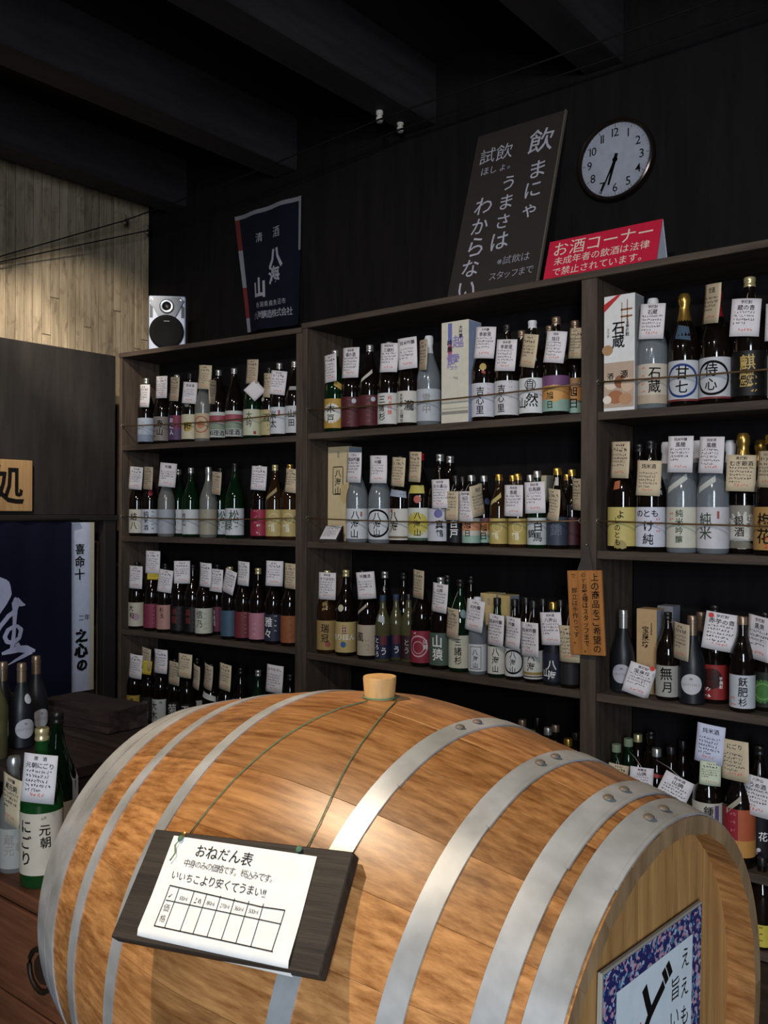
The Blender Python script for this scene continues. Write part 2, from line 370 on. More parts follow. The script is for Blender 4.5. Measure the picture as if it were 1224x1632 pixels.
# retaining rods with screw eyes
BRASSY = plain('#6b5235', 0.45, 0.5, 0.5)
for (root_p, e, n, x0, x1, bay) in ((LA, LE, LN, .022, LL-.005, 'left'), (Vector((0, D, 0)), UE, UN, bays[0][0], bays[0][1], 'middle'), (Vector((0, D, 0)), UE, UN, bays[1][0], bays[1][1], 'right')):
    for k, rn in ((1, 'top'), (2, 'second')):
        z = ZS[k]+.112
        a = root_p+e*(x0+.004)+n*.004; b = root_p+e*(x1-.004)+n*.004; c = (a+b)/2
        ro = empty('retaining_rod', (c.x, c.y, z)); tag(ro, 'thin brown rod across the bottles of the %s row in the %s bay' % (rn, bay), 'rod', 'rods across the bottle rows')
        pts = [(a-c)*(1-2*t/8)+Vector((0, 0, -.012*math.sin(math.pi*t/8))) for t in range(9)]
        link('bar', tube_me([Vector((p.x, p.y, p.z)) for p in pts], .0036, 6), ro, BRASSY)
        for q in (a-c, b-c):
            cc = Vector((q.x, q.y, 0)); ring = [cc+e*0+n*(.009*math.cos(t*math.pi/4))+Vector((0, 0, .009*math.sin(t*math.pi/4))) for t in range(8)]
            link('screw_eye', tube_me(ring, .0022, 5, cyclic=True), ro, CAPS['s'])
def bay_frame(bay): return (LA, LE, LN) if bay == 'left' else (Vector((0, D, 0)), UE, UN)
def shelf_point(bay, row, px, d):
    p0, e, n = bay_frame(bay); z = ZS[row]; py = 830
    for _ in range(4):
        P = on_plane(px, py, p0+n*d, n); P.z = z; py = project(P)[1]
    return P

# ------------------------------------------------------------------ bottles
PROF = {
 'big': [(0, .004), (.030, .002), (.047, 0), (.0525, .007), (.0525, .205), (.0510, .222), (.0455, .245), (.0370, .269), (.0275, .294), (.0205, .318), (.0168, .340), (.0155, .356), (.0155, .372), (0, .372)],
 'med': [(0, .004), (.022, .002), (.034, 0), (.0385, .006), (.0385, .160), (.0370, .176), (.0320, .196), (.0245, .216), (.0180, .234), (.0150, .250), (.0140, .282), (0, .282)],
 'wine': [(0, .004), (.022, .002), (.037, 0), (.0425, .006), (.0425, .118), (.0405, .140), (.0345, .166), (.0262, .190), (.0190, .212), (.0152, .234), (.0145, .255), (.0145, .286), (0, .286)],
}
CAPP = {
 'big': [(0, .364), (.0178, .364), (.0182, .366), (.0182, .371), (.0172, .373), (.0172, .380), (.0182, .382), (.0182, .392), (.0165, .395), (0, .395)],
 'med': [(0, .274), (.0158, .274), (.0158, .297), (.0145, .300), (0, .300)],
 'wine': [(.0162, .226), (.0160, .268), (.0172, .269), (.0172, .278), (.0160, .279), (.0160, .292), (.0145, .295), (0, .295)],
}
FOILP = {'big': [(.0265, .298), (.0215, .318), (.0180, .340), (.0172, .352), (.0200, .360), (.0215, .372), (.0205, .386), (.0150, .396), (0, .398)],
         'med': [(.0190, .232), (.0160, .250), (.0150, .262), (.0170, .270), (.0180, .284), (.0150, .296), (0, .299)]}
WRAPP = {'big': [(.0210, .318), (.0180, .338), (.0168, .352), (.0195, .362), (.0200, .385), (.0170, .396), (0, .398)],
         'med': [(.0190, .232), (.0165, .250), (.0160, .266), (.0185, .274), (.0190, .290), (.0150, .299), (0, .300)]}
HT = {'big': .395, 'med': .30, 'wine': .295}; RB = {'big': .0525, 'med': .0385, 'wine': .0425}
LZ = {'big': (.018, .158), 'med': (.014, .118), 'wine': (.035, .105)}
BODY = {k: lathe_me(p, 24, k+'_bottle') for k, p in PROF.items()}
CAPM = {k: lathe_me(p, 16, k+'_cap') for k, p in CAPP.items()}
FOIL = {k: lathe_me(p, 16, k+'_foil') for k, p in FOILP.items()}
WRAP = {k: lathe_me(p, 16, k+'_wrap') for k, p in WRAPP.items()}
def rho(kind, z):
    P = PROF[kind][3:]
    for (r0, z0), (r1, z1) in zip(P, P[1:]):
        if z0 <= z <= z1 and z1 > z0: return r0+(r1-r0)*(z-z0)/(z1-z0)
    return P[-2][0]
def bmap(kind, off):
    rb = RB[kind]
    def fn(x, z):
        a = x/rb; r_ = rho(kind, z)+off; return (r_*math.sin(a), -r_*math.cos(a), z)
    return fn
LBL = {}
def label_patch(kind, z0, z1, half):
    k = (kind, z0, z1, half)
    if k not in LBL:
        n = 22; fn = bmap(kind, .0006); vs_ = []; h = R(half)*RB[kind]
        for i in range(n+1):
            x = -h+2*h*i/n; vs_ += [fn(x, z0), fn(x, z1)]
        LBL[k] = me_from(vs_, [(2*i, 2*i+2, 2*i+3, 2*i+1) for i in range(n)], 'label_patch', True)
    return LBL[k]
ROWN = {1: 'top', 2: 'second', 3: 'third', 4: 'fourth', 5: 'bottom'}
GN = {'K': 'dark', 'G': 'green glass', 'C': 'frosted clear', 'Y': 'yellowish clear', 'N': 'matte black', 'A': 'amber', 'P': 'plastic-wrapped', 'F': 'bright green glass'}
def prims(parent, kind, z0, z1, pr, half=100):
    """print on a label: T/H text, b band, r rectangle, d disc, o ring, s scribble column"""
    h = z1-z0; rb = RB[kind]; layers = {}
    for p in pr:
        c = p[-1]; text = p[0] in 'THS'
        F = layers.setdefault((text, c), Flat())
        if p[0] == 'T': F.vtext(p[1], p[2]*rb, z0+p[3]*h-.03*h, p[4]*h*.88, 1.05, .010, .22, .92)
        elif p[0] == 'H': F.htext(p[1], p[2]*rb, z0+p[3]*h, p[4]*h, .95, .012, .12)
        elif p[0] == 'b': F.rect(-R(half)*rb, R(half)*rb, z0+p[1]*h, z0+p[2]*h, 22)
        elif p[0] == 'r': F.rect(p[1]*rb, p[2]*rb, z0+p[3]*h, z0+p[4]*h, 8)
        elif p[0] == 'd': F.disc(p[1]*rb, z0+p[2]*h, p[3]*h)
        elif p[0] == 'o': F.disc(p[1]*rb, z0+p[2]*h, p[3]*h, 48, None, p[3]*h*.86)
        elif p[0] == 'S':
            for q in range(int(p[4])): F.scribble(p[1]*rb-p[5]*h, p[1]*rb+p[5]*h*1.3, z0+(p[2]-(p[2]-p[3])*q/max(1, p[4]-1))*h, p[5]*h, p[5]*h*.22, rng)
    n = 0
    for (text, c), F in sorted(layers.items(), key=lambda t: t[0][0]):
        off = .0018 if text else .0010+.00012*n; n += 1
        m = INK[c] if c in INK else plain(mute(c), .55, .3)
        link('lettering' if text else 'print', F.mesh(bmap(kind, off)), parent, m)
def mute(h, sat=.80, val=.93):
    if h is None or len(h) != 7: return h
    c = [int(h[i:i+2], 16) for i in (1, 3, 5)]; g = .3*c[0]+.59*c[1]+.11*c[2]
    return '#%02x%02x%02x' % tuple(max(0, min(255, int((g+(x-g)*sat)*val))) for x in c)
def bottle(loc, rz, kind, glass, cap, base, pr, opts, name, label, group):
    sc = opts.get('sc', 1.0); base = mute(base)
    o = empty(name, loc, rz); o.scale = (sc*opts.get('thin', 1), sc*opts.get('thin', 1), sc); tag(o, label, 'bottle', group)
    link('glass_body', BODY[kind], o, GL[glass])
    if cap[0] == 'F': link('foil_cap', FOIL[kind], o, CAPS[cap[1]])
    elif cap[0] == 'W': link('wrapped_cap', WRAP[kind], o, CAPS[cap[1]])
    elif kind == 'wine': link('capsule', CAPM[kind], o, CAPS[cap])
    else: link('screw_cap', CAPM[kind], o, CAPS[cap])
    z0, z1 = opts.get('lz', LZ[kind])
    if kind == 'wine':
        F = Flat(); F.disc(0, (z0+z1)/2, .036, 32, .034); l = link('label', F.mesh(bmap(kind, .0006)), o, plain(base, .6))
        T = Flat(); T.htext('DOTTON 5', 0, .068, .0105, 1.0); link('lettering', T.mesh(bmap(kind, .0014)), l, INK['y'])
        T = Flat(); T.disc(0, .088, .006, 10, .004); link('print', T.mesh(bmap(kind, .0014)), l, INK['y'])
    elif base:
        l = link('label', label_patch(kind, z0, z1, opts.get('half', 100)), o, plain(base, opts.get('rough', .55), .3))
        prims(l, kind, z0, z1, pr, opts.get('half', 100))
    for nk in opts.get('neck', ()):
        F = Flat()
        if nk[0] == 'disc': F.disc(nk[1]*RB[kind], nk[2], nk[3], 16)
        elif nk[0] == 'strip':                # slanted paper strip on the shoulder
            x0, za, x1, zb, wd = nk[1]*RB[kind], nk[2], nk[3]*RB[kind], nk[4], nk[5]
            n = 10; V = []
            for i in range(n+1):
                x = x0+(x1-x0)*i/n; z = za+(zb-za)*i/n; V += [(x, z-wd/2), (x, z+wd/2)]
            F.add(V, [(2*i, 2*i+2, 2*i+3, 2*i+1) for i in range(n)])
        ln = link('neck_label', F.mesh(bmap(kind, .0010)), o, plain(mute(nk[-1]), .55))
    if opts.get('foilneck'):
        pass
    return o
# ---- price cards
SCR = []
for vnt in range(8):
    rg = random.Random(100+vnt); F = Flat(); nl = rg.choice((4, 5, 5))
    for q in range(nl): F.scribble(-.40, .28+rg.uniform(0, .14) if q < nl-1 else rg.uniform(-.1, .3), .20-q*.135, .085, .017, rg)
    P = Flat(); P.scribble(-.22, .26, -.46, .10, .02, rg)
    T = Flat(); T.scribble(-.22, .22, .56, .10, .022, rg); T.scribble(-.36, .40, .40, .15, .028, rg)
    SCR.append((F, P, T))
def cmap(w_, h_, bend, off):
    # unit card: x -.5..+.5, y -.7..+.7 ; bends a little round the neck
    return lambda x, y: (x*w_, -off+bend*(4*x*x)*w_*.5-bend*.15*h_*(y/.7)**2, y/1.4*h_)
CARDS = {}
def card_mesh(vnt, bend):
    k = (vnt, bend)
    if k not in CARDS:
        n, m = 6, 4; vs_, fs = [], []
        for s, off in ((0, 0.0), (1, -.006)):
            fn = cmap(1, 1.4, bend, off)
            for i in range(n+1):
                for j in range(m+1): vs_.append(fn(-.5+i/n, -.7+1.4*j/m))
        w1 = (n+1)*(m+1)
        for i in range(n):
            for j in range(m):
                a = i*(m+1)+j; fs.append((a, a+m+1, a+m+2, a+1)); fs.append((w1+a, w1+a+1, w1+a+m+2, w1+a+m+1))
        rim = [i*(m+1) for i in range(n+1)]+[n*(m+1)+j for j in range(1, m+1)]+[i*(m+1)+m for i in range(n-1, -1, -1)]+[j for j in range(m-1, 0, -1)]
        for a, b in zip(rim, rim[1:]+rim[:1]): fs.append((a, w1+a, w1+b, b))
        F, P, T = SCR[vnt]; mp = cmap(1, 1.4, bend, .007)
        CARDS[k] = (me_from(vs_, fs, 'card', True), F.mesh(mp), P.mesh(mp), T.mesh(mp), mp)
    return CARDS[k]
CARDCOL = {'w': '#d9d3d4', 'c': '#c9b89a', 'b': '#c6c9dc', 't': '#b8a890', 'y': '#cdb63f', 'g': '#c9cfb4'}
TAGN = [0]
def price_card(px, py, w_, h_, tilt, title, col, y_plane, neck, label, group, flip=1, red=True, writing=True):
    """card centred on pixel (px,py) in the given plane (p0,n), w_ x h_ pixels as seen"""
    p0, n = y_plane
    P = on_plane(px, py, p0, n); dep = project(P)[2]
    H = h_*dep/FPX; Wa = w_*dep/FPX; W = max(Wa, .70*H) if Wa > .2*H else .45*H
    al = math.acos(min(1.0, Wa/W))
    v = EYE-P; base = math.atan2(v.x, -v.y); rz = base-al*flip
    o = empty('price_card'); vnt = TAGN[0] % 8; TAGN[0] += 1
    o.matrix_world = Matrix.Translation(P) @ Matrix.Rotation(rz, 4, 'Z') @ Matrix.Rotation(R(tilt), 4, 'Y')
    tag(o, label, 'price card', group)
    cm, f_, p_, t_, mp = card_mesh(vnt, [.10, .18, .06][TAGN[0] % 3])
    S = Matrix.Diagonal((W, W, H/1.4, 1))
    for k, me, m in (('card', cm, plain(CARDCOL[col], .8, .2)), ('writing', f_, plain('#3a3038', .8, .1)), ('price', p_, INK['p']), ('heading', t_, plain('#2c2428', .8, .1))):
        if k == 'price' and not red: continue
        if not writing and k != 'card': continue
        if k == 'heading' and title:
            T = Flat(); tt = title.split('/')
            for q, s in enumerate(tt): T.htext(s, 0, .57-.20*q if len(tt) > 1 else .47, min(.13 if (q == 0 and len(tt) > 1) else .2, .86/max(1, len(s))), 1.0, .012, .15)
            me = T.mesh(mp, 'heading')
        link(k, me, o, m, S)
    if neck is not None:
        top = Vector((0, .0004, H/2*.97)); q = o.matrix_world.inverted() @ Vector(neck)
        link('string', tube_me([top, (top+q)/2+Vector((0, 0, .006)), q], .0008, 4), o, INK['o'])
    return o
LABELS = {}
def uniq(l):
    LABELS[l] = LABELS.get(l, 0)+1
    return l
PLACED = {}
LATE = ('cream label and ring emblem', 'yellowish cream label', 'pine brush painting, narrow', 'white label, left of pair', 'black label, red writing, right', 'maroon label', 'off-white label near barrel')
def clear_spot(bay, row, px, d, r_):
    p0, e, n = bay_frame(bay); lo, hi = {'left': (.0235, LL-.0065), 'middle': bays[0], 'right': bays[1]}[bay]
    dmax = (LD-.012 if bay == 'left' else DEP)-r_-.002; best = None
    while (shelf_point(bay, row, px, d)-p0).dot(e) < lo+r_+.001:
        if d > r_+.006: d -= .004
        else: px += .5
    best = None
    for kd in range(0, 46):
        q = d+.005*kd
        if q > max(dmax, d)+1e-6 or (best and best[0] == 0 and best[3] <= kd*.6): break
        for dx in (0, 1, -1, 2, -2, 3, -3, 4, -4):
            P = shelf_point(bay, row, px+dx, q); t = (P-p0).dot(e); cost = kd*.6+abs(dx)
            bad = max(0, lo+r_+.001-t)+max(0, t-hi+r_+.001)
            for (x, y, rr) in PLACED.get((bay, row), ()): bad += max(0, r_+rr+.001-math.hypot(P.x-x, P.y-y))
            if best is None or bad < best[0]-1e-6 or (bad == best[0] and cost < best[3]): best = (bad, q, P, cost)
    PLACED.setdefault((bay, row), []).append((best[2].x, best[2].y, r_))
    if best[0] > .004: print('TIGHT', bay, row, px, round(best[0], 4), round(r_, 3))
    return best[1], best[2]
def place_row(bay, row, items):
    p0, e, n = bay_frame(bay); where = '%s shelf of %s bay' % (ROWN[row], bay)
    for it in sorted(items, key=lambda q: (q[7] if len(q) > 7 else {}).get('d', .12 if q[6] in LATE else 0) >= .11):
        px, kind, glass, cap, base, pr, desc = it[:7]; opts = it[7] if len(it) > 7 else {}
        sc = opts.get('sc', 1.0); d = opts.get('d', RB[kind]*sc+.022)
        sc *= {'right': 1.035 if row in (1, 2) else 1.0, 'left': .97}.get(bay, 1.0); opts = dict(opts, sc=sc); d = opts.get('d', RB[kind]*sc+.018)
        thin = .94 if (bay == 'left' or (bay, row) == ('middle', 3)) else 1.0; opts['thin'] = thin
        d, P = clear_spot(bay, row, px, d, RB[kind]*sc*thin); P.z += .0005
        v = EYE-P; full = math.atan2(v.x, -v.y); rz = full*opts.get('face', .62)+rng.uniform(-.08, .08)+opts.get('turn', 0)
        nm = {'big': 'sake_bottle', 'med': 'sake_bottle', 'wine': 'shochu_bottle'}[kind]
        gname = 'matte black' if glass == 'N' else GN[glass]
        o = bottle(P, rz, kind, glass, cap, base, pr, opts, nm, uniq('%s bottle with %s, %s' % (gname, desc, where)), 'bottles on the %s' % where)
        for ti, t in enumerate(opts.get('tags', ())):
            tx, ty, tw, th, tilt, title, col = t[:7]; fl = t[7] if len(t) > 7 else 1
            dd = min(d-RB[kind]*sc-.010, .030)-.004*ti
            if bay == 'middle' and row < 3 and tx > 914: dd = .06
            nz = P.z+HT[kind]*sc*.88; neck = Vector((P.x, P.y, nz))-n*.012
            kindname = {'w': 'white price card', 'c': 'cream price card', 't': 'tan price card', 'b': 'bluish price card', 'y': 'yellow card', 'g': 'pale green card'}[col]
            price_card(tx, ty, tw, th, tilt, title, col, (p0+n*dd, n), neck, uniq('%s on bottle with %s, %s' % (kindname, ' '.join(desc.split()[:5]), where)), 'price cards on the %s' % where, fl, True, not (len(t) > 8 and t[8] == 'plain'))

SUN = [('b', 0, .34, '#8fb3a0'), ('b', .34, .72, '#d98a3c'), ('b', .72, 1, '#7d4a7c'), ('d', .1, .5, .24, '#e3a04a')]
CRANE = [('o', .1, .66, .2, '#e2d39a'), ('T', '鶴', -.1, .5, .36, '#efe6c4')]
place_row('left', 1, [
 (233, 'big', 'K', 's', '#aab6c6', [('b', .0, .3, '#8593ad'), ('S', 0, .8, .4, 3, .07, 'y')], 'silver-blue label', {'tags': [(229, 631, 15, 36, 4, None, 'w')]}),
 (258, 'big', 'K', 'k', '#8d8178', [('T', '寿山', .1, .9, .36, 'k'), ('S', -.6, .8, .2, 4, .07, 'k')], 'dull taupe label', {'tags': [(257, 617, 17, 35, 2, None, 'w')]}),
 (282, 'big', 'K', 's', '#5a3d6a', [('r', -.2, 1.2, .45, 1, '#8d2f4c'), ('T', 'おに人', -.35, .95, .27, 'w')], 'purple and red label', {'tags': [(277, 620, 14, 38, 6, None, 't')]}),
 (303, 'big', 'K', 'k', '#d2c8a2', [('d', 0, .5, .2, '#c9a83e'), ('T', '梅', 0, .7, .4, 'k')], 'cream label and ring emblem', {'neck': [('disc', -.1, .215, .016, '#8a8880')], 'tags': [(302, 626, 22, 34, 5, '赤米酒', 'w')]}),
 (324, 'big', 'P', 'Ws', '#c9b48c', [('o', .0, .55, .34, '#c2613a'), ('d', 0, .55, .16, '#cf7a4a')], 'orange ring label', {'tags': [(325, 601, 20, 38, 6, None, 'c')]}),
 (348, 'big', 'K', 's', '#c8ccc4', [('b', .58, .86, '#b04a58'), ('b', .3, .56, '#8b9a80'), ('H', '料理酒', 0, .16, .24, 'k')], 'pink banded label, narrow side', {'tags': [(340, 625, 13, 38, -4, None, 'c', -1)]}),
 (373, 'big', 'K', 's', '#c8ccc4', [('b', .58, .86, '#b04a58'), ('b', .3, .56, '#8b9a80'), ('H', '料理酒', 0, .16, .26, 'k')], 'pink banded label, wide front'),
 (402, 'big', 'G', 'r', '#cbcbaa', [('T', '大吟', -.1, .95, .34, 'g'), ('r', .4, .7, .04, .16, '#b04038')], 'red cap and cream label', {'tags': [(401, 592, 18, 38, 5, None, 't'), (406, 622, 25, 25, 45, None, 'w', 1, 'plain')]}),
 (427, 'big', 'K', 'k', '#bfae72', [('T', '酒', -.1, .9, .4, 'g'), ('S', .3, .8, .2, 4, .07, 'k')], 'yellowish cream label', {'sc': .97, 'neck': [('disc', -.5, .215, .012, '#b9b5a2')], 'tags': [(424, 614, 12, 38, 8, None, 'c')]}),
 (445, 'big', 'K', 's', '#d0d2d6', [('T', '米太', -.35, .9, .36, 'k'), ('r', .2, .42, .7, .88, '#b04038')], 'white label, leaning cap tag', {'tags': [(443, 610, 25, 38, 7, None, 'w')]}),
 (468, 'big', 'K', 's', '#c8c8c8', [('T', '山田', -.1, .9, .36, 'k')], 'white label beside the post', {'neck': [('strip', -.5, .25, .5, .25, .02, '#a5a39a')]}),
])
PINE = [('T', '松', .25, .98, .5, 'g'), ('T', '緑', -.3, .62, .5, 'g'), ('S', .6, .8, .3, 4, .08, 'g')]
place_row('left', 2, [
 (219, 'big', 'K', 's', '#cfc8b6', [('T', '結八', -.1, .9, .4, 'k')], 'cream brushed label, end of row', {'tags': [(216, 762, 20, 36, 5, None, 'w')]}),
 (239, 'big', 'K', 'k', '#d3d7de', [('T', '純米酒', -.2, .96, .3, 'k'), ('S', .6, .9, .2, 5, .06, 'b')], 'three large characters and red seal', {'neck': [('disc', .3, .255, .018, '#a8202c')], 'tags': [(235, 762, 14, 36, 4, None, 't')]}),
 (265, 'big', 'P', 'Ww', '#a9acb8', [], 'greyish wrapped label', {'tags': [(267, 757, 26, 38, 5, '吟醸', 'w')]}),
 (284, 'big', 'G', 's', '#d0d2d4', [('T', '吟山', -.3, .9, .3, 'k')], 'white label, left of pair'),
 (304, 'big', 'G', 's', '#d0d2d4', [('T', '吟山', -.5, .9, .3, 'k')], 'white label, right of pair'),
 (332, 'big', 'P', 'Ws', '#a49c84', [('S', 0, .9, .2, 4, .08, 'y')], 'grey-beige wrapped label', {'tags': [(344, 770, 15, 36, 6, None, 't')]}),
 (351, 'big', 'G', 'k', '#cfd3d6', PINE, 'pine brush painting, narrow'),
 (374, 'big', 'G', 'k', '#d3d6da', PINE, 'pine brush painting, wide', {'sc': 1.04}),
 (414, 'big', 'K', 's', '#b1223f', [('S', -.1, .95, .5, 3, .08, '#d98a9a'), ('S', .2, .4, .1, 2, .09, 'w')], 'bright red label', {'tags': [(412, 762, 24, 38, 4, None, 'w')]}),
 (438, 'big', 'A', 'c', '#c2a75c', CRANE, 'gold label and tan sash', {'neck': [('strip', -.9, .215, .5, .265, .022, '#a8905c')]}),
 (462, 'big', 'A', 'g', '#c2a75c', CRANE, 'gold label beside the post', {'tags': [(463, 766, 19, 38, 6, None, 'c')]}),
])
place_row('left', 3, [
 (218, 'big', 'K', 'k', '#c3b8a0', [('T', '大和', -.25, .95, .34, 'k'), ('d', .3, .4, .16, '#b08a9a')], 'cream label with pink blossom', {'tags': [(216, 920, 20, 36, 2, None, 'w')]}),
 (242, 'big', 'K', 'k', '#8c2b45', [('S', .5, .9, .2, 5, .05, '#c07a86')], 'crimson label', {'tags': [(243, 896, 22, 36, 2, None, 'w'), (244, 919, 18, 10, 3, None, 'y')]}),
 (263, 'big', 'K', 'k', '#bd8478', [('T', '杉玉', -.1, .95, .26, 'k')], 'salmon label', {'tags': [(263, 926, 22, 36, 7, None, 'w')]}),
 (285, 'big', 'K', 'k', '#171313', [('T', '黒龍', -.2, .95, .34, '#7d2a2a'), ('S', .5, .9, .2, 5, .05, '#7d2a2a')], 'black label, red writing, left', {'tags': [(290, 912, 25, 36, 0, None, 'w')]}),
 (306, 'big', 'K', 'k', '#171313', [('T', '黒龍', -.2, .95, .34, '#7d2a2a'), ('S', .5, .9, .2, 5, .05, '#7d2a2a')], 'black label, red writing, right'),
 (325, 'big', 'K', 'k', '#c2c2ac', [('T', '信乃', -.2, .97, .4, 'g'), ('S', .5, .8, .2, 4, .07, 'y')], 'pale cream brushed label', {'tags': [(326, 916, 18, 38, 3, None, 'w')]}),
 (346, 'big', 'K', 'k', '#6b2038', [('T', '吟醸酒', -.1, .92, .24, '#b9a8b0')], 'maroon label', {'tags': [(344, 925, 20, 36, 4, None, 'w')]}),
 (366, 'big', 'K', 'c', '#3f5c74', [], 'slate blue label', {'tags': [(365, 927, 18, 38, 16, None, 'w')]}),
 (388, 'big', 'K', 'k', '#7d2a33', [('S', .6, .95, .2, 6, .05, '#b9848a')], 'dark red label', {'tags': [(387, 914, 18, 38, 3, None, 'w')]}),
 (411, 'big', 'K', 'c', '#c4788a', [('S', -.1, .6, .2, 3, .06, '#e3c0c8')], 'rose pink label'),
 (436, 'big', 'K', 'k', '#2c2f48', [('T', '雅々', -.35, .95, .46, 'w'), ('S', .5, .95, .4, 4, .05, 'w')], 'navy label with white brushwork', {'tags': [(437, 914, 27, 40, 2, None, 'w')]}),
 (462, 'big', 'K', 'k', '#a4552a', [('S', .3, .9, .2, 4, .06, '#6e3214')], 'rust orange label', {'tags': [(462, 918, 18, 40, 2, None, 'c')]}),
])
place_row('left', 4, [
 (215, 'big', 'K', 'k', '#bf9c2c', [('T', '黄山', 0, .92, .2, 'k')], 'yellow label', {'tags': [(215, 1062, 20, 38, 5, None, 'w')]}),
 (236, 'big', 'K', 'k', '#26221f', [('T', '黒麹', 0, .9, .42, '#6d6862')], 'black label, grey characters', {'tags': [(232, 1050, 14, 35, 6, None, 't'), (234, 1064, 14, 22, 6, None, 'y')]}),
 (256, 'big', 'K', 'k', '#d0d3d2', [('T', '大木', -.6, .95, .42, 'k'), ('T', '吟', .3, .98, .18, 'k')], 'large white label', {'tags': [(255, 1054, 20, 38, 2, None, 'w')]}),
 (278, 'big', 'K', 'k', '#151212', [('T', '菊乃', .1, .95, .45, '#c9c6c0')], 'black label, white flower-like characters', {'tags': [(277, 1073, 17, 37, 4, None, 't')]}),
 (297, 'big', 'K', 'k', '#151212', [('T', '天の', 0, .98, .45, '#d0cdc8')], 'black label, bold white characters', {'tags': [(294, 1061, 21, 38, 4, None, 'c')]}),
 (314, 'big', 'K', 'k', '#b9b3a8', [('S', 0, .9, .2, 4, .08, 'y')], 'off-white label near barrel', {'tags': [(311, 1078, 10, 38, 8, None, 't')]}),
 (336, 'big', 'K', 'k', '#c6c3bc', [], 'white shoulder band', {'neck': [('strip', -.9, .235, .9, .205, .03, '#c6c3bc')], 'tags': [(330, 1078, 13, 40, 8, None, 't')]}),
 (360, 'big', 'K', 'k', '#3a3436', [], 'dark label behind barrel top', {'tags': [(358, 1079, 18, 42, 5, None, 'c')]}),
 (383, 'big', 'K', 'k', '#b9b3a8', [], 'wide white shoulder label', {'neck': [('strip', -1.1, .20, 1.1, .19, .035, '#cfccc4')]}),
 (411, 'big', 'G', 's', '#6d7a70', [], 'silver cap, unlabelled shoulder'),
 (437, 'big', 'K', 'k', '#3a3436', [], 'dark label beneath card', {'tags': [(437, 1082, 26, 44, 4, 'ひやおろし', 'w')]}),
 (462, 'big', 'K', 'k', '#3a3436', [], 'no card beside the post'),
])
place_row('middle', 1, [
 (534, 'big', 'G', 's', '#c2912c', [('d', -.15, .5, .34, '#e0ddd0'), ('T', '木戸', -.2, .85, .36, 'k')], 'orange label with white disc', {'neck': [('strip', .1, .235, .9, .21, .03, '#c99a34')], 'tags': [(526, 587, 19, 44, -2, None, 'w')]}),
 (560, 'big', 'K', 's', '#5e1f24', [('S', .1, .9, .15, 5, .07, '#a04048'), ('d', .5, .86, .08, '#b9bcc4')], 'dark red label, left of pair', {'tags': [(558, 578, 26, 48, 3, '純米酒/福の酒', 'w')]}),
 (589, 'big', 'K', 's', '#5e1f24', [('S', .1, .9, .15, 5, .07, '#a04048'), ('d', .5, .86, .08, '#b9bcc4')], 'dark red label, white neck strip', {'neck': [('strip', -.7, .225, .5, .27, .018, '#c8c6b8')]}),
 (620, 'big', 'K', 's', '#d2d2cc', [('T', '三諸杉', -.45, .96, .3, 'k'), ('T', '純米吟醸', .3, .95, .17, 'p')], 'white label, red side characters', {'tags': [(619, 570, 28, 46, 3, '特別純米/三諸杉', 'w')]}),
 (651, 'big', 'K', 's', '#d0ccc0', [('T', '特別純米', -.4, .95, .12, 'k'), ('T', '三諸杉', -.35, .44, .15, 'k'), ('T', '瀧', .3, .75, .4, 'k')], 'white label, pine drawing', {'tags': [(649, 563, 30, 50, -2, '純米吟醸', 'w')]}),
 (683, 'big', 'C', 'Ww', '#b9bfc6', [('T', '雪中', .1, .9, .36, 'y')], 'blurred grey label', {'tags': [(673, 566, 13, 48, 5, None, 't')]}),
 (771, 'big', 'K', 'k', '#cfcfd8', [('T', '吉心里', -.1, .92, .3, 'k'), ('S', .55, .95, .7, 3, .05, 'p')], 'white label and gold medal', {'neck': [('disc', .1, .225, .015, '#c9a64a'), ('strip', -.0, .205, .3, .2, .012, '#b0362c')], 'tags': [(772, 546, 32, 50, 5, '大吟醸/季節里', 'w')]}),
 (808, 'big', 'K', 'k', '#d2cfd0', [('T', '吉心里', -.3, .92, .3, 'k'), ('S', .45, .95, .5, 4, .05, 'y')], 'crinkled white label', {'tags': [(806, 566, 32, 50, 5, '純米酒/季節里', 'w')]}),
 (848, 'big', 'K', 'w', '#dcdcda', [('o', 0, .8, .16, 'k'), ('T', '自', 0, .97, .3, 'k'), ('T', '然', .15, .62, .5, 'k'), ('T', '山', -.7, .5, .4, 'k')], 'bold black brush characters', {'neck': [('strip', -.1, .255, .5, .24, .03, '#b8c6d8')], 'tags': [(842, 559, 24, 52, 12, None, 'c')]}),
 (884, 'big', 'K', 'b', '#c9c2b0', SUN+[('T', '旭日', -.3, .6, .28, 'k')], 'purple sunset label', {'tags': [(884, 553, 32, 50, 8, '純米/旭日', 'w')]}),
 (916, 'big', 'K', 'b', '#b98a5a', SUN[:2]+[('b', .72, 1, '#a8743c'), ('T', '旭日', .0, .8, .36, 'k')], 'amber sunset label', {'tags': [(917, 547, 22, 48, 8, None, 'c')]}),
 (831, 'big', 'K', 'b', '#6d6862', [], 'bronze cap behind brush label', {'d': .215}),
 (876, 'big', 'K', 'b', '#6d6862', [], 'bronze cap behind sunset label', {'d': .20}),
 (911, 'big', 'K', 'b', '#6d6862', [], 'bronze cap beside the post', {'d': .22}),
])
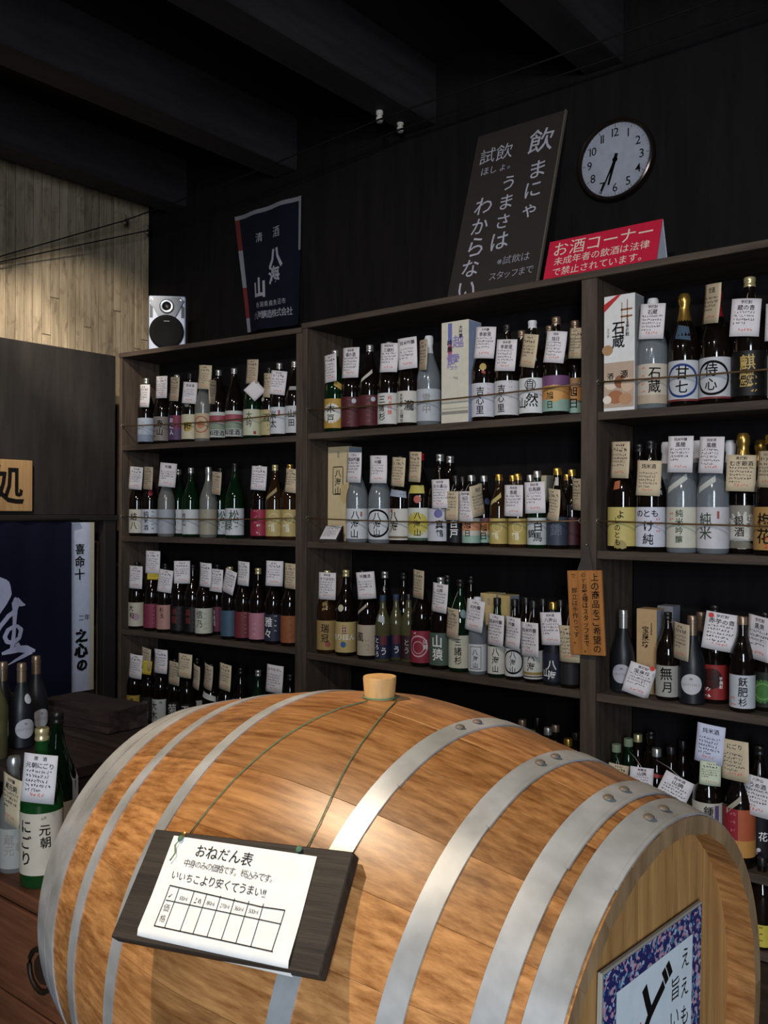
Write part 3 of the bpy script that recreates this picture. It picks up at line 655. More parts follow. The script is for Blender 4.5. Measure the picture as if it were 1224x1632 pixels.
place_row('middle', 2, [
 (569, 'big', 'C', 'Ww', '#d3d5d8', [('T', '八海山', 0, .98, .34, 'k'), ('r', .5, .66, .74, .9, '#c05048')], 'white label and red cord', {'neck': [('disc', .7, .30, .010, '#a8202c')], 'tags': [(563, 745, 23, 48, 3, '八海山/純米吟醸', 'w')]}),
 (605, 'big', 'C', 'Ww', '#d3d5d8', [('o', -.05, .52, .46, 'k'), ('T', '八', -.05, .93, .34, 'k'), ('T', '海', -.05, .66, .34, 'k'), ('T', '山', -.05, .40, .3, 'k')], 'round black crest label', {'tags': [(602, 748, 27, 44, 1, '八海山/吟醸', 'w')]}),
 (638, 'big', 'K', 'k', '#cfc9bd', [('T', '八海', -.35, .95, .38, 'k'), ('b', .05, .12, '#6d5a3a'), ('r', -.7, -.45, .88, .98, '#b04038')], 'cream label and blue-white shoulder', {'neck': [('strip', -.8, .23, .8, .22, .03, '#9aa6b8')], 'tags': [(634, 752, 21, 46, 5, None, 'c')]}),
 (669, 'big', 'K', 'r', '#cdcfc4', [('d', 0, .5, .38, '#c9b63a'), ('T', '八海山', .1, .92, .28, 'k'), ('b', 0, .08, '#3d5a40')], 'yellow disc label', {'sc': 1.02, 'neck': [('strip', -.9, .238, .7, .238, .035, '#cdbb48'), ('disc', .1, .195, .017, '#c8604e')], 'tags': [(660, 744, 19, 48, 4, None, 'c')]}),
 (699, 'big', 'K', 's', '#c6c6d0', [('d', 0, .84, .13, '#6a62a8'), ('T', '真鶴', .1, .68, .3, 'k')], 'white label with violet dot', {'tags': [(701, 787, 28, 46, -1, '純米酒/天の真山', 'w')]}),
 (717, 'big', 'K', 's', '#6d6862', [], 'silver cap in the back', {'d': .20}),
 (724, 'med', 'K', 'k', '#15131a', [('T', '白戸', .1, .98, .42, 'w')], 'black label, white characters', {'tags': [(719, 806, 21, 46, 1, None, 'c')]}),
 (748, 'med', 'K', 's', '#c9c2b0', [('b', 0, .3, '#8fb3a0'), ('b', .5, .85, '#d98a5c'), ('T', '旭日', -.2, .92, .36, 'k')], 'orange and teal label, left', {'tags': [(741, 807, 24, 48, 1, '純米吟醸/旭日', 'w')]}),
 (771, 'med', 'K', 's', '#c9b090', [('b', 0, .3, '#8fb3a0'), ('b', .5, .85, '#c9742c'), ('b', .85, 1, '#8a4a5a'), ('T', '旭日', .2, .80, .36, 'k')], 'orange and teal label, right', {'neck': [('disc', .7, .19, .014, '#2d3a60')], 'tags': [(763, 797, 21, 50, -12, '旭日', 'c', -1)]}),
 (795, 'med', 'A', 'g', '#c2a84e', CRANE, 'gold label and yellow sash', {'neck': [('strip', -.8, .18, .6, .215, .02, '#c2b05c')]}),
 (825, 'med', 'A', 'g', '#c2a84e', CRANE, 'gold label under card', {'tags': [(818, 798, 29, 50, 1, '純米酒/香蔵', 'w')]}),
 (856, 'med', 'G', 's', '#c3c8c6', [('T', '白馬', .2, .9, .42, 'k'), ('T', '錦', -.5, .6, .36, 'k')], 'grey-white label', {'sc': 1.03, 'tags': [(852, 793, 32, 50, -2, '純米酒/白馬錦', 'w')]}),
 (888, 'med', 'K', 'g', '#3a4254', [('T', '錦', 0, .8, .5, '#5c6478')], 'slate navy label', {'sc': 1.06, 'neck': [('strip', -.4, .25, .4, .25, .03, '#c9c4b4')], 'tags': [(880, 804, 19, 50, 6, None, 'c')]}),
 (911, 'med', 'K', 'g', '#4a1418', [], 'deep red label at post', {'sc': 1.05, 'tags': [(918, 788, 14, 50, 2, None, 'c')]}),
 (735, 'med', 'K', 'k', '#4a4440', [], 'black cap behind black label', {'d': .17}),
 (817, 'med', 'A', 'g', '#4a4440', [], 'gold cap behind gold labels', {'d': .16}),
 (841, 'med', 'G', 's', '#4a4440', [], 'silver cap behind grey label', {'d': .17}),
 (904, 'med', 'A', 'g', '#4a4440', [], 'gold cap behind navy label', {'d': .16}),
])
place_row('middle', 3, [
 (521, 'big', 'A', 'c', '#b08d4a', [('T', '瑞冠', 0, .93, .36, 'k'), ('d', .3, .2, .1, '#b04a40')], 'ochre label with red fan', {'neck': [('strip', -.3, .225, .3, .235, .04, '#9c7a34')], 'tags': [(521, 934, 27, 43, 1, '純米酒/きりはなれ', 'w')]}),
 (551, 'big', 'K', 'c', '#cdb066', [('r', -.1, .35, .62, .88, '#8f2f28'), ('T', '田', .13, .92, .3, '#d9c9a0'), ('H', 'めりほん', 0, .5, .24, 'w'), ('d', .05, .26, .1, '#2f6aa8')], 'yellow picture label', {'sc': 1.02, 'neck': [('disc', -.25, .222, .016, '#cfc9a8')]}),
 (586, 'big', 'K', 'c', '#c4b094', [('T', '風', -.45, .8, .36, 'k'), ('S', .3, .5, .2, 3, .06, 'y')], 'plain beige label', {'neck': [('strip', -.8, .21, .2, .25, .015, '#b7a98c')], 'tags': [(583, 933, 29, 43, -5, '吟醸酒', 'w')]}),
 (610, 'med', 'Y', 'l', '#23284c', [('r', -.1, .8, .6, 1, '#6e2430'), ('T', 'とろろ', -.5, .98, .32, 'w'), ('T', 'う', .35, .55, .4, 'w')], 'navy and red label', {'d': .05, 'neck': [('strip', -.5, .20, .5, .19, .03, '#b8c0c8')]}),
 (631, 'med', 'Y', 'l', '#23284c', [('r', -.1, .8, .6, 1, '#6e2430'), ('T', 'う', .35, .55, .4, 'w')], 'navy label, second in line', {'d': .085}),
 (650, 'med', 'Y', 'k', '#3a1c22', [('T', 'とう', 0, .9, .36, '#b9b0a0')], 'brownish red label', {'d': .12, 'sc': 1.02}),
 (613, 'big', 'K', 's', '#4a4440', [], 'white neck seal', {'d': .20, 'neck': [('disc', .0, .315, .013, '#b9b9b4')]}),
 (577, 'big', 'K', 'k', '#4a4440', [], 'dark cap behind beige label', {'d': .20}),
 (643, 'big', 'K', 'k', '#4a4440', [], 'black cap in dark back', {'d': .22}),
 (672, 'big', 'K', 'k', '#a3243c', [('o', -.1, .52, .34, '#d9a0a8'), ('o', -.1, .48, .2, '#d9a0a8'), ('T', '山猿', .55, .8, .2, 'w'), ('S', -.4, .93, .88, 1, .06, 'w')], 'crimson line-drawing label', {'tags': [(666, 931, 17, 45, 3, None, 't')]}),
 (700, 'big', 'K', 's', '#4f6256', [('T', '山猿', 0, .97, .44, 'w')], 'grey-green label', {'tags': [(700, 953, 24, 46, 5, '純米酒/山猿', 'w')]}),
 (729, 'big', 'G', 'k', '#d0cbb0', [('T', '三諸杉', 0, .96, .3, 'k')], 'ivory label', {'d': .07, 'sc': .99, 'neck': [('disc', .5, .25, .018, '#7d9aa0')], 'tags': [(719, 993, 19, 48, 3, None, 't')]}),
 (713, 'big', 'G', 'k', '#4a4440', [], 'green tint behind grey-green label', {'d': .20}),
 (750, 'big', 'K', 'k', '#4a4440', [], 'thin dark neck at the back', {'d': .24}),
 (761, 'med', 'C', 'Ww', '#d3d3d6', [('T', '八海山', 0, .86, .26, 'k'), ('r', -.62, -.58, .08, .92, 'k'), ('r', .58, .62, .08, .92, 'k'), ('r', -.6, .6, .08, .1, 'k'), ('r', -.6, .6, .9, .92, 'k')], 'framed white label', {'sc': 1.08, 'd': .06, 'tags': [(756, 981, 28, 50, 7, '八海山/大吟醸', 'w')]}),
 (792, 'med', 'G', 'k', '#d6d2c2', [('T', '八海山', .05, 1.0, .34, 'k')], 'ivory brush label', {'sc': 1.08, 'd': .06, 'tags': [(789, 1004, 25, 50, 3, '八海山/純米吟醸', 'w')]}),
 (820, 'med', 'K', 'k', '#d3d3d0', [('o', 0, .52, .44, 'k'), ('T', '八', 0, .94, .3, 'k'), ('T', '海', 0, .68, .32, 'k'), ('T', '山', 0, .4, .3, 'k')], 'black oval crest label', {'sc': 1.08, 'd': .06, 'tags': [(815, 1008, 24, 50, 3, '八海山/吟醸', 'w')]}),
 (850, 'med', 'K', 'k', '#d3d0c6', [('T', '八海', 0, .98, .38, 'k'), ('b', .14, .24, '#a8883c'), ('b', .06, .1, 'k')], 'gold striped white label', {'sc': 1.08, 'd': .06, 'tags': [(843, 1019, 28, 54, -1, '八海山/純米吟醸', 'w')]}),
 (881, 'med', 'N', 'g', '#22253a', [('T', '八海', .1, .8, .4, 'w'), ('T', '山', -.5, .5, .36, 'w')], 'navy label and gold cap', {'sc': 1.08, 'd': .06, 'tags': [(878, 1002, 33, 52, -4, '純米酒/八海山', 'w')]}),
 (909, 'med', 'K', 'k', '#2a2628', [], 'black label at the post', {'sc': 1.08, 'd': .05, 'tags': [(905, 1026, 32, 58, -3, None, 'c')]}),
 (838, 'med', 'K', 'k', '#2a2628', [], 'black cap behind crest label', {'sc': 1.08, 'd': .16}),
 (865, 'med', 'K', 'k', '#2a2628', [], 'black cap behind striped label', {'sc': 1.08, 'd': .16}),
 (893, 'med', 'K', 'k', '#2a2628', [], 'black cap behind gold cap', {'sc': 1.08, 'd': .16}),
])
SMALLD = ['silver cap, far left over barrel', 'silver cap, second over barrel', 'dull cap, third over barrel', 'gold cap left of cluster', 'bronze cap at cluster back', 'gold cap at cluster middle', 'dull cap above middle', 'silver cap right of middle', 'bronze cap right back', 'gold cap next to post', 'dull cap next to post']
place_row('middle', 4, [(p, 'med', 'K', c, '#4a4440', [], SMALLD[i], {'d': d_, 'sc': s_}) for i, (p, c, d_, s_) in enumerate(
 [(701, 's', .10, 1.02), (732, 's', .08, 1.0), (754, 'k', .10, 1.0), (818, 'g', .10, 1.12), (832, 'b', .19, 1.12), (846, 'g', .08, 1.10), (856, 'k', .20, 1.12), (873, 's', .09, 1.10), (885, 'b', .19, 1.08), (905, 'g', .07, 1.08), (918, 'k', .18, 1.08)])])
place_row('right', 1, [
 (1040, 'big', 'C', 'Ww', '#cfc2ae', [('T', '石蔵', .2, .95, .36, 'k'), ('b', 0, .22, '#bfa98c'), ('S', -.5, .9, .3, 4, .06, 'p')], 'beige label beside picture box', {'tags': [(1039, 512, 38, 56, 4, '芋焼酎/石蔵', 'w')]}),
 (1090, 'big', 'K', 'Fg', '#c6c9cc', [('o', 0, .5, .42, 'b'), ('T', '甘七', 0, .9, .38, 'k'), ('b', 0, .05, '#8a2a2c')], 'gold foil top and blue ring', {'neck': [('strip', -.5, .26, .6, .25, .05, '#3f5a72')]}),
 (1136, 'big', 'K', 'Fr', '#c9c9cc', [('o', 0, .5, .42, 'k'), ('T', '侍心', -.1, .9, .38, 'k'), ('b', 0, .05, '#8a2a2c')], 'red foil top', {'tags': [(1133, 484, 24, 62, 8, '甘酒', 'c')]}),
 (1190, 'big', 'K', 'c', '#120f10', [('T', '麒麟', 0, .95, .4, 'd'), ('S', .4, .4, .1, 3, .07, 'd')], 'black label and gold characters', {'sc': 1.06, 'tags': [(1188, 506, 44, 60, 4, '芋焼酎/蔵の音', 'w')]}),
 (1238, 'big', 'K', 'c', '#c9c4b4', [], 'cream label at picture edge', {'tags': [(1241, 512, 40, 60, 2, None, 'w')]}),
])
place_row('right', 2, [
 (992, 'big', 'K', 'k', '#cdb85c', [('T', 'よ', .0, .96, .26, 'k'), ('T', 'しのとも', -.2, .78, .2, 'k'), ('d', 0, .0, .16, '#a89244')], 'yellow label and orange neck flag', {'neck': [('strip', -.5, .235, -.05, .24, .03, '#c05a2c')], 'tags': [(987, 733, 28, 58, 3, None, 'c')]}),
 (1037, 'big', 'K', 'k', '#d2d3e0', [('H', 'のとも', -.15, .84, .2, 'k'), ('T', 'け純', -.05, .72, .36, 'k'), ('S', .6, .7, .4, 3, .06, 'p')], 'white brush label, pale neck flag', {'neck': [('strip', .4, .235, .9, .22, .04, '#a8b4c8')], 'tags': [(1033, 762, 37, 56, 3, '純米酒', 'c')]}),
 (1087, 'big', 'C', 'Ww', '#cfcbb6', [('T', '純米吟醸', 0, .98, .23, 'g'), ('S', -.5, .85, .7, 2, .06, 'p')], 'cream label and wide sash', {'neck': [('strip', -.9, .215, .6, .265, .022, '#c6c8bc')], 'tags': [(1084, 724, 38, 58, 2, '純米吟醸/風穂', 'w')]}),
 (1135, 'big', 'C', 'Ww', '#d0cdd0', [('T', '純米', -.35, .9, .36, 'g'), ('r', .35, .5, .72, .9, '#b05048')], 'pale label and narrow sash', {'neck': [('strip', -.9, .215, .3, .255, .022, '#c6c8bc')], 'tags': [(1133, 725, 37, 58, 3, '純米酒/風穂', 'w')]}),
 (1184, 'big', 'K', 'Fg', '#8d877a', [('d', 0, .42, .44, '#cfcabc'), ('T', '銀酒', -.15, .8, .28, 'k'), ('T', 'むぎ', .4, .78, .15, 'k'), ('b', 0, .18, '#77715f')], 'grey label with pale dome', {'sc': 1.04, 'tags': [(1181, 754, 44, 58, 2, '麦焼酎/むぎ銀酒', 'c')]}),
 (1228, 'big', 'K', 'g', '#b9863c', [('T', '梅花', -.3, .9, .4, 'k'), ('S', 0, .3, .1, 2, .1, 'r')], 'orange label at picture edge', {'neck': [('disc', -.6, .25, .014, '#c9a23c')], 'tags': [(1222, 748, 28, 58, 4, None, 'c')]}),
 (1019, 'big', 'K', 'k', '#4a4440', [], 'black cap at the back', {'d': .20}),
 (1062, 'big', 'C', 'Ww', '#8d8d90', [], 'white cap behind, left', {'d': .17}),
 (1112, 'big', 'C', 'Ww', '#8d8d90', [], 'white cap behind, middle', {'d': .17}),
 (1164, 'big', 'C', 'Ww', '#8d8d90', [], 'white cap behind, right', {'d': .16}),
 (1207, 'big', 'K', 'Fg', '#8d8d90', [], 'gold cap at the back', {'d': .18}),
])
place_row('right', 3, [
 (993, 'wine', 'N', 's', '#b9bac6', [], 'round pale label, left of boxes', {'sc': 1.05, 'd': .10, 'face': .75}),
 (1064, 'big', 'K', 'k', '#a6a296', [('T', '無月', 0, .98, .46, 'k')], 'silver-grey brush label', {'sc': .80, 'd': .075, 'tags': [(1084, 1022, 24, 58, 3, None, 't')]}),
 (1103, 'wine', 'N', 'b', '#c9c6ca', [], 'round pale label, centre', {'sc': 1.06, 'd': .06, 'face': .9}),
 (1117, 'wine', 'N', 'b', '#c9c6ca', [], 'capsule behind the centre', {'sc': 1.06, 'd': .17}),
 (1139, 'big', 'K', 'k', '#a3201f', [('d', -.15, .6, .3, '#3a1210'), ('T', '赤鬼', -.25, .95, .34, '#5c1512'), ('T', '芋焼酎', .55, .7, .13, 'w'), ('S', -.4, .3, .1, 2, .1, 'w')], 'scarlet label', {'sc': .88, 'd': .05, 'tags': [(1148, 1007, 50, 60, 8, '芋焼酎/赤芋の音', 'w')]}),
 (1183, 'med', 'K', 'b', '#c3c6cc', [('T', '飫肥杉', .15, .98, .33, 'k'), ('S', -.6, .3, .1, 2, .08, 'p')], 'white label and bronze stopper', {'sc': 1.08, 'd': .05}),
 (1219, 'big', 'K', 'k', '#1b2416', [('d', 0, .45, .34, '#3f7a2c'), ('o', 0, .45, .24, '#6aa048')], 'green leaf label', {'sc': .85, 'd': .05, 'tags': [(1209, 1017, 36, 70, 6, '芋焼酎/黒鬼', 'w')]}),
])
place_row('right', 4, [
 (982, 'med', 'G', 'n', '#6d6a58', [], 'sage green cap, left', {'sc': 1.1, 'd': .12, 'tags': [(984, 1238, 32, 40, 8, None, 'c')]}),
 (1001, 'med', 'G', 'n', '#6d6a58', [], 'sage green cap, right', {'sc': 1.12, 'd': .15, 'tags': [(1022, 1245, 36, 44, 3, '本醸造/山猿', 'w')]}),
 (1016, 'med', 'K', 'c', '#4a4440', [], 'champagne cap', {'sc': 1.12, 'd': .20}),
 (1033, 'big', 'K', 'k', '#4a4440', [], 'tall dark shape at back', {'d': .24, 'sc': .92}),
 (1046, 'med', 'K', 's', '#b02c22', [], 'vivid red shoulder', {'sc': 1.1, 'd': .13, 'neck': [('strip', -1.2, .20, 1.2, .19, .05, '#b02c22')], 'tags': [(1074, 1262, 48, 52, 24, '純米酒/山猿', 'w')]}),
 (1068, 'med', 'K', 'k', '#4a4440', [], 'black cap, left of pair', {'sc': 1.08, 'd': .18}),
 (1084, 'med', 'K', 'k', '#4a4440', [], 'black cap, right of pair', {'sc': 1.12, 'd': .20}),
 (1128, 'big', 'K', 'k', '#c0b6a6', [('T', '鍾井', .1, .97, .3, 'k'), ('r', .5, .8, .3, .95, '#5c4a78')], 'greyish white label', {'lz': (.055, .202), 'd': .06, 'tags': [(1131, 1186, 42, 62, 5, '純米酒', 'b'), (1132, 1233, 32, 38, 2, None, 'g')]}),
 (1174, 'big', 'K', 'k', '#c2542c', [('r', -1.5, .1, 0, 1, '#a81f2c'), ('b', 0, .35, '#d08a34'), ('S', -.2, .9, .2, 5, .06, '#d0707a')], 'red and orange label', {'lz': (.040, .202), 'd': .06, 'neck': [('strip', -.7, .19, .3, .24, .02, '#a49a84')], 'tags': [(1171, 1212, 40, 64, -1, 'にごり', 'c')]}),
 (1210, 'big', 'K', 'k', '#171417', [('d', -.3, .3, .06, '#c9a0a8'), ('d', .1, .2, .05, '#d6c9cc'), ('d', -.1, .12, .06, '#c9a0a8'), ('T', '花', .4, .7, .3, 'w')], 'black floral label', {'d': .05, 'tags': [(1206, 1269, 42, 64, 4, '八海山/うめ酒', 'w')]}),
])
place_row('right', 5, [(1214, 'med', 'K', 'k', '#c9b62c', [('S', 0, .9, .3, 3, .08, 'k')], 'bright yellow label, below the others', {'d': .05, 'half': 120, 'lz': (.012, .085)})])

# ------------------------------------------------------------------ gift boxes on the shelves
def gift_box(bay, row, pl, pr_, pytop, d, dep, c_front, c_side_daylit, label, deco=(), rz=0.0):
    p0, e, n = bay_frame(bay); a = shelf_point(bay, row, pl, d); b = shelf_point(bay, row, pr_, d)
    P = (a+b)/2; w_ = (b-a).length; h = on_plane((pl+pr_)/2, pytop, p0+n*d, n).z-ZS[row]
    o = empty('gift_box', (P.x, P.y, ZS[row]+.0005), rz); tag(o, uniq(label), 'box', 'gift boxes on the bottle shelf')
    link('carton', box_me(-w_/2, w_/2, 0, dep, 0, h, .0012), o, plain(c_front, .6))
    sp = Flat(); sp.rect(.003, dep-.003, .003, h-.003); link('side_panel', me_from([(w_/2+.0006, x, z) for x, z in sp.V], sp.T), o, plain(c_side_daylit, .6))  # sheet over the right side, dim cool daylight painted into its bluish colour
    lay = {}
    for p in deco:
        c = p[-1]; F = lay.setdefault((p[0] in 'TH', c), Flat())
        if p[0] == 'T': F.vtext(p[1], p[2]*w_/2, p[3]*h, p[4]*w_, .98, .012, .12)
        elif p[0] == 'H': F.htext(p[1], p[2]*w_/2, p[3]*h, p[4]*w_, .98, .012, .1)
        elif p[0] == 'r': F.rect(p[1]*w_/2, p[2]*w_/2, p[3]*h, p[4]*h)
        elif p[0] == 'd': F.disc(p[1]*w_/2, p[2]*h, p[3]*w_, 18, p[3]*w_*p[4])
        elif p[0] == 'p': F.poly([(x*w_/2, z*h) for x, z in p[1]])
        elif p[0] == 'S':
            for q in range(p[4]): F.scribble(p[1]*w_/2-p[5]*w_, p[1]*w_/2+p[5]*w_*1.2, (p[2]-(p[2]-p[3])*q/max(1, p[4]-1))*h, p[5]*w_, p[5]*w_*.2, rng)
    k = 0
    for (t, c), F in sorted(lay.items(), key=lambda q: q[0][0]):
        k += 1; m_ = INK[c] if c in INK else plain(c, .6)
        if t: characters(F, flat_map(.0006+.0002*k), o, m_)
        else: link('print', F.mesh(flat_map(.0006+.0002*k)), o, m_)
    return o
gift_box('middle', 1, 703, 746, 512, .035, .10, '#cfc9b8', '#8f9cb8', 'tall white carton with violet flower print, top shelf of middle bay',
    [('r', -.5, -.2, .6, .985, '#6a70a8'), ('r', -.5, -.2, .62, .78, '#a8607a'), ('T', '越', .25, .86, .42, 'v'), ('T', '露', -.1, .68, .5, 'v'), ('T', '吟醸', -.35, .82, .2, 'k'), ('T', '大吟醸', .45, .95, .13, 'k'), ('S', .1, .44, .42, 1, .09, 'y'), ('r', -1, 1, .09, .12, '#8d8a80'), ('r', -1, 1, .14, .15, '#a8a498')])
gift_box('middle', 2, 522, 555, 712, .150, .10, '#cdb990', '#8d97a6', 'cream carton with a framed black crest, second shelf of middle bay',
    [('T', '八海山', .0, .76, .32, 'k'), ('r', -.5, -.44, .5, .78, 'k'), ('r', .44, .5, .5, .78, 'k'), ('r', -.46, .46, .49, .50, 'k'), ('r', -.46, .46, .78, .79, 'k'), ('T', '越後', .02, .95, .12, 'y'), ('d', .6, .5, .2, 1.8, '#c4ab78')])
gift_box('right', 1, 962, 1011, 470, .02, .085, '#d9d8d6', '#8e8f92', 'white carton with fence and garlic picture, top shelf of right bay',
    [('p', [(-1, .86), (-1, .93), (-.15, .998), (.12, .998)], '#b5302f'), ('r', .15, .2, .68, .93, '#8a5a34'), ('r', .5, .56, .72, .95, '#8a5a34'), ('r', .1, .85, .86, .875, '#8a5a34'), ('r', .1, .85, .80, .815, '#8a5a34'),
     ('T', '石蔵', -.05, .77, .42, 'k'), ('T', 'くろ芋焼酎', .55, .80, .12, 'k'), ('T', 'さつま', -.7, .72, .1, 'y'), ('d', -.75, .53, .18, .9, '#a8835c'), ('r', -.98, .98, .03, .42, '#b39c88'), ('d', -.5, .24, .22, .9, '#d8c6b2'), ('d', .1, .25, .2, 1, '#8a5a40'), ('d', .55, .22, .2, 1.1, '#c9ae94'), ('d', -.2, .12, .26, .8, '#a06a48'), ('d', -.75, .1, .14, .9, '#e3d8c8'), ('d', .45, .1, .22, .8, '#b58a68'), ('H', '酒', -.55, .30, .22, 'k'), ('H', '源', .35, .31, .26, 'k')])
gift_box('right', 3, 1014, 1046, 971, .115, .075, '#b3946c', '#8f99a6', 'tan carton with brushed characters, third shelf of right bay',
    [('T', '宝泉坊', -.1, .80, .36, 'k'), ('T', '麦焼酎長期貯蔵', .5, .84, .085, 'k')])
gift_box('right', 3, 1047, 1072, 966, .225, .075, '#77767a', '#7f8894', 'grey carton behind the tan one, third shelf of right bay')
gift_box('middle', 3, 765, 790, 946, .20, .08, '#c4ab78', '#8d97a6', 'cream carton behind framed label bottle, third shelf of middle bay', [('T', '越後', .1, .94, .2, 'y'), ('T', '八', .2, .6, .6, 'k')])
gift_box('middle', 3, 793, 812, 949, .215, .08, '#b9a26a', '#8d97a6', 'narrow yellow carton at the back, third shelf of middle bay')
gift_box('middle', 2, 846, 870, 758, .20, .07, '#b3a68c', '#8d8d86', 'small beige carton at the back, second shelf of middle bay')
# dark wedge that carries a sloping card, second shelf of the middle bay
P = shelf_point('middle', 2, 528, .045)
o = empty('card_stand', (P.x, P.y, ZS[2]+.0005), R(16)); tag(o, 'dark wooden wedge carrying a sloping card, second shelf of middle bay', 'card stand')
link('wedge', me_from([(-.05, -.04, 0), (.05, -.04, 0), (.05, .03, 0), (-.05, .03, 0), (-.05, .03, .075), (.05, .03, .075), (.05, -.04, .012), (-.05, -.04, .012)], [(0, 3, 2, 1), (0, 1, 6, 7), (1, 2, 5, 6), (3, 4, 5, 2), (0, 7, 4, 3), (7, 6, 5, 4)]), o, W_DARKTABLE)
sl = math.atan2(.063, .07)
c_ = empty('price_card', mw=o.matrix_basis @ Matrix.Translation((0, -.0055, .0445)) @ Matrix.Rotation(-(math.pi/2-sl), 4, 'X')); tag(c_, 'white card lying on the dark wedge, second shelf of middle bay', 'price card')
cm, f_, p_, t_, mp = card_mesh(3, .06)
for k, me, m in (('card', cm, plain(CARDCOL['w'], .8, .2)), ('writing', f_, plain('#3a3038', .8, .1)), ('heading', t_, INK['k'])): link(k, me, c_, m, Matrix.Diagonal((.085, .02, .066, 1)))
price_card(1019, 1084, 42, 50, 17, '麦焼酎/宝泉坊', 'w', (Vector((0, D+.03, 0)), UN), None, 'white card propped at the shelf edge below the tan carton', None, 1)
# red dots on two cards
for (px, py, y_) in ((1134, 980, D+.02), (1040, 1066, D+.022)):
    Pd = on_y(px, py, y_-.012); F = Flat(); F.disc(0, 0, .0085, 14)
    so = link('sticker', F.mesh(flat_map(0)), None, plain('#c8382f', .6)); so.location = Pd; so.rotation_euler = (0, 0, math.atan2(-Pd.x, Pd.y)*.8)
    tag(so, 'round red sticker on the %s card, third shelf of right bay' % ('hanging' if px > 1100 else 'propped'), 'sticker')

# ------------------------------------------------------------------ things on top of the shelves and on the back wall
# chalkboard leaning on the wall
TL = on_y(762, 214, DW-.025); TR = on_y(902, 181, DW-.025); zt = (TL.z+TR.z)/2
yb = D+.10; bw = TR.x-TL.x; cx = (TL.x+TR.x)/2
lean = math.atan2(DW-.025-yb, zt-ZTOP); bh = math.hypot(DW-.025-yb, zt-ZTOP)
o = empty('chalkboard', mw=Matrix.Translation((cx, yb, ZTOP+.004)) @ Matrix.Rotation(-lean, 4, 'X')); tag(o, 'brown-black chalkboard with handwritten white columns leaning on the wall', 'chalkboard')
link('board', box_me(-bw/2, bw/2, 0, .012, 0, bh, .002), o, plain('#2d2825', .75))
link('edge_strip', box_me(bw/2-.004, bw/2+.002, -.001, .013, 0, bh), o, plain('#5d564c', .7))
F = Flat(); X = lambda u: -bw/2+u*bw; Z = lambda v: bh*(1-v)
F.vtext('飲', X(.79), Z(.075), .128, 1, .004, .2); F.vtext('まにゃ', X(.79), Z(.262), .095, 1.03, .004, .3)
F.vtext('うまさは', X(.50), Z(.30), .092, 1.05, .004, .3); F.vtext('わからない', X(.23), Z(.40), .100, 1.03, .004, .3)
F.htext('試飲', X(.27), Z(.15), .086, 1.02, -.004, .2); F.htext('ほしょ。', X(.33), Z(.245), .046, 1, -.004, .2)
F.htext('※試飲は', X(.70), Z(.815), .045, 1, -.014, .2); F.htext('スタッフまで', X(.70), Z(.895), .042, .85, -.014, .2)
characters(F, flat_map(.0008), o, plain('#a9a8b4', .9, .1))
# red tent sign
yb2 = D+.035; xr = on_y(1046, 412, yb2).x; xl = on_y(865, 446, yb2).x
ap = on_x(1056, 349, xr); 
if not (yb2+.02 < ap.y < yb2+.2): ap = on_y(1056, 349, yb2+.07)
w_ = xr-xl; ln = math.atan2(ap.y-yb2, ap.z-ZTOP); hh = math.hypot(ap.y-yb2, ap.z-ZTOP)
o = empty('tent_sign', ((xl+xr)/2, yb2, ZTOP+.001)); tag(o, 'red folded tent sign with white lettering on the shelf top', 'sign')
dy, dz = ap.y-yb2, ap.z-ZTOP; t_ = .0025
link('front_panel', me_from([(-w_/2, 0, 0), (w_/2, 0, 0), (w_/2, dy, dz), (-w_/2, dy, dz), (-w_/2, t_, 0), (w_/2, t_, 0), (w_/2, dy+t_, dz), (-w_/2, dy+t_, dz)], [(0, 1, 2, 3), (4, 7, 6, 5), (0, 4, 5, 1), (1, 5, 6, 2), (3, 2, 6, 7), (0, 3, 7, 4)]), o, plain('#c0203c', .5))
link('back_panel', me_from([(-w_/2, 2*dy, 0), (w_/2, 2*dy, 0), (w_/2, dy+t_, dz), (-w_/2, dy+t_, dz), (-w_/2, 2*dy+t_, 0), (w_/2, 2*dy+t_, 0), (w_/2, dy+2*t_, dz), (-w_/2, dy+2*t_, dz)], [(0, 3, 2, 1), (4, 5, 6, 7), (1, 2, 6, 5), (0, 4, 7, 3), (0, 1, 5, 4)]), o, plain('#c3c9d4', .6))
link('end_flap', me_from([(w_/2-.001, .001, 0), (w_/2-.001, 2*dy, 0), (w_/2-.001, dy+t_, dz)], [(0, 1, 2)]), o, plain('#c3c9d4', .6))
F = Flat(); F.htext('お酒コーナー', 0, hh*.76, w_*.150, 1.0, .0); F.htext('未成年者の飲酒は法律', 0, hh*.46, w_*.085, 1.0, .0); F.htext('で禁止されています。', 0, hh*.20, w_*.085, 1.0, .0)
characters(F, lambda x, y: (x, dy*y/hh-.0012, dz*y/hh), o, plain('#dfcfc0', .6))
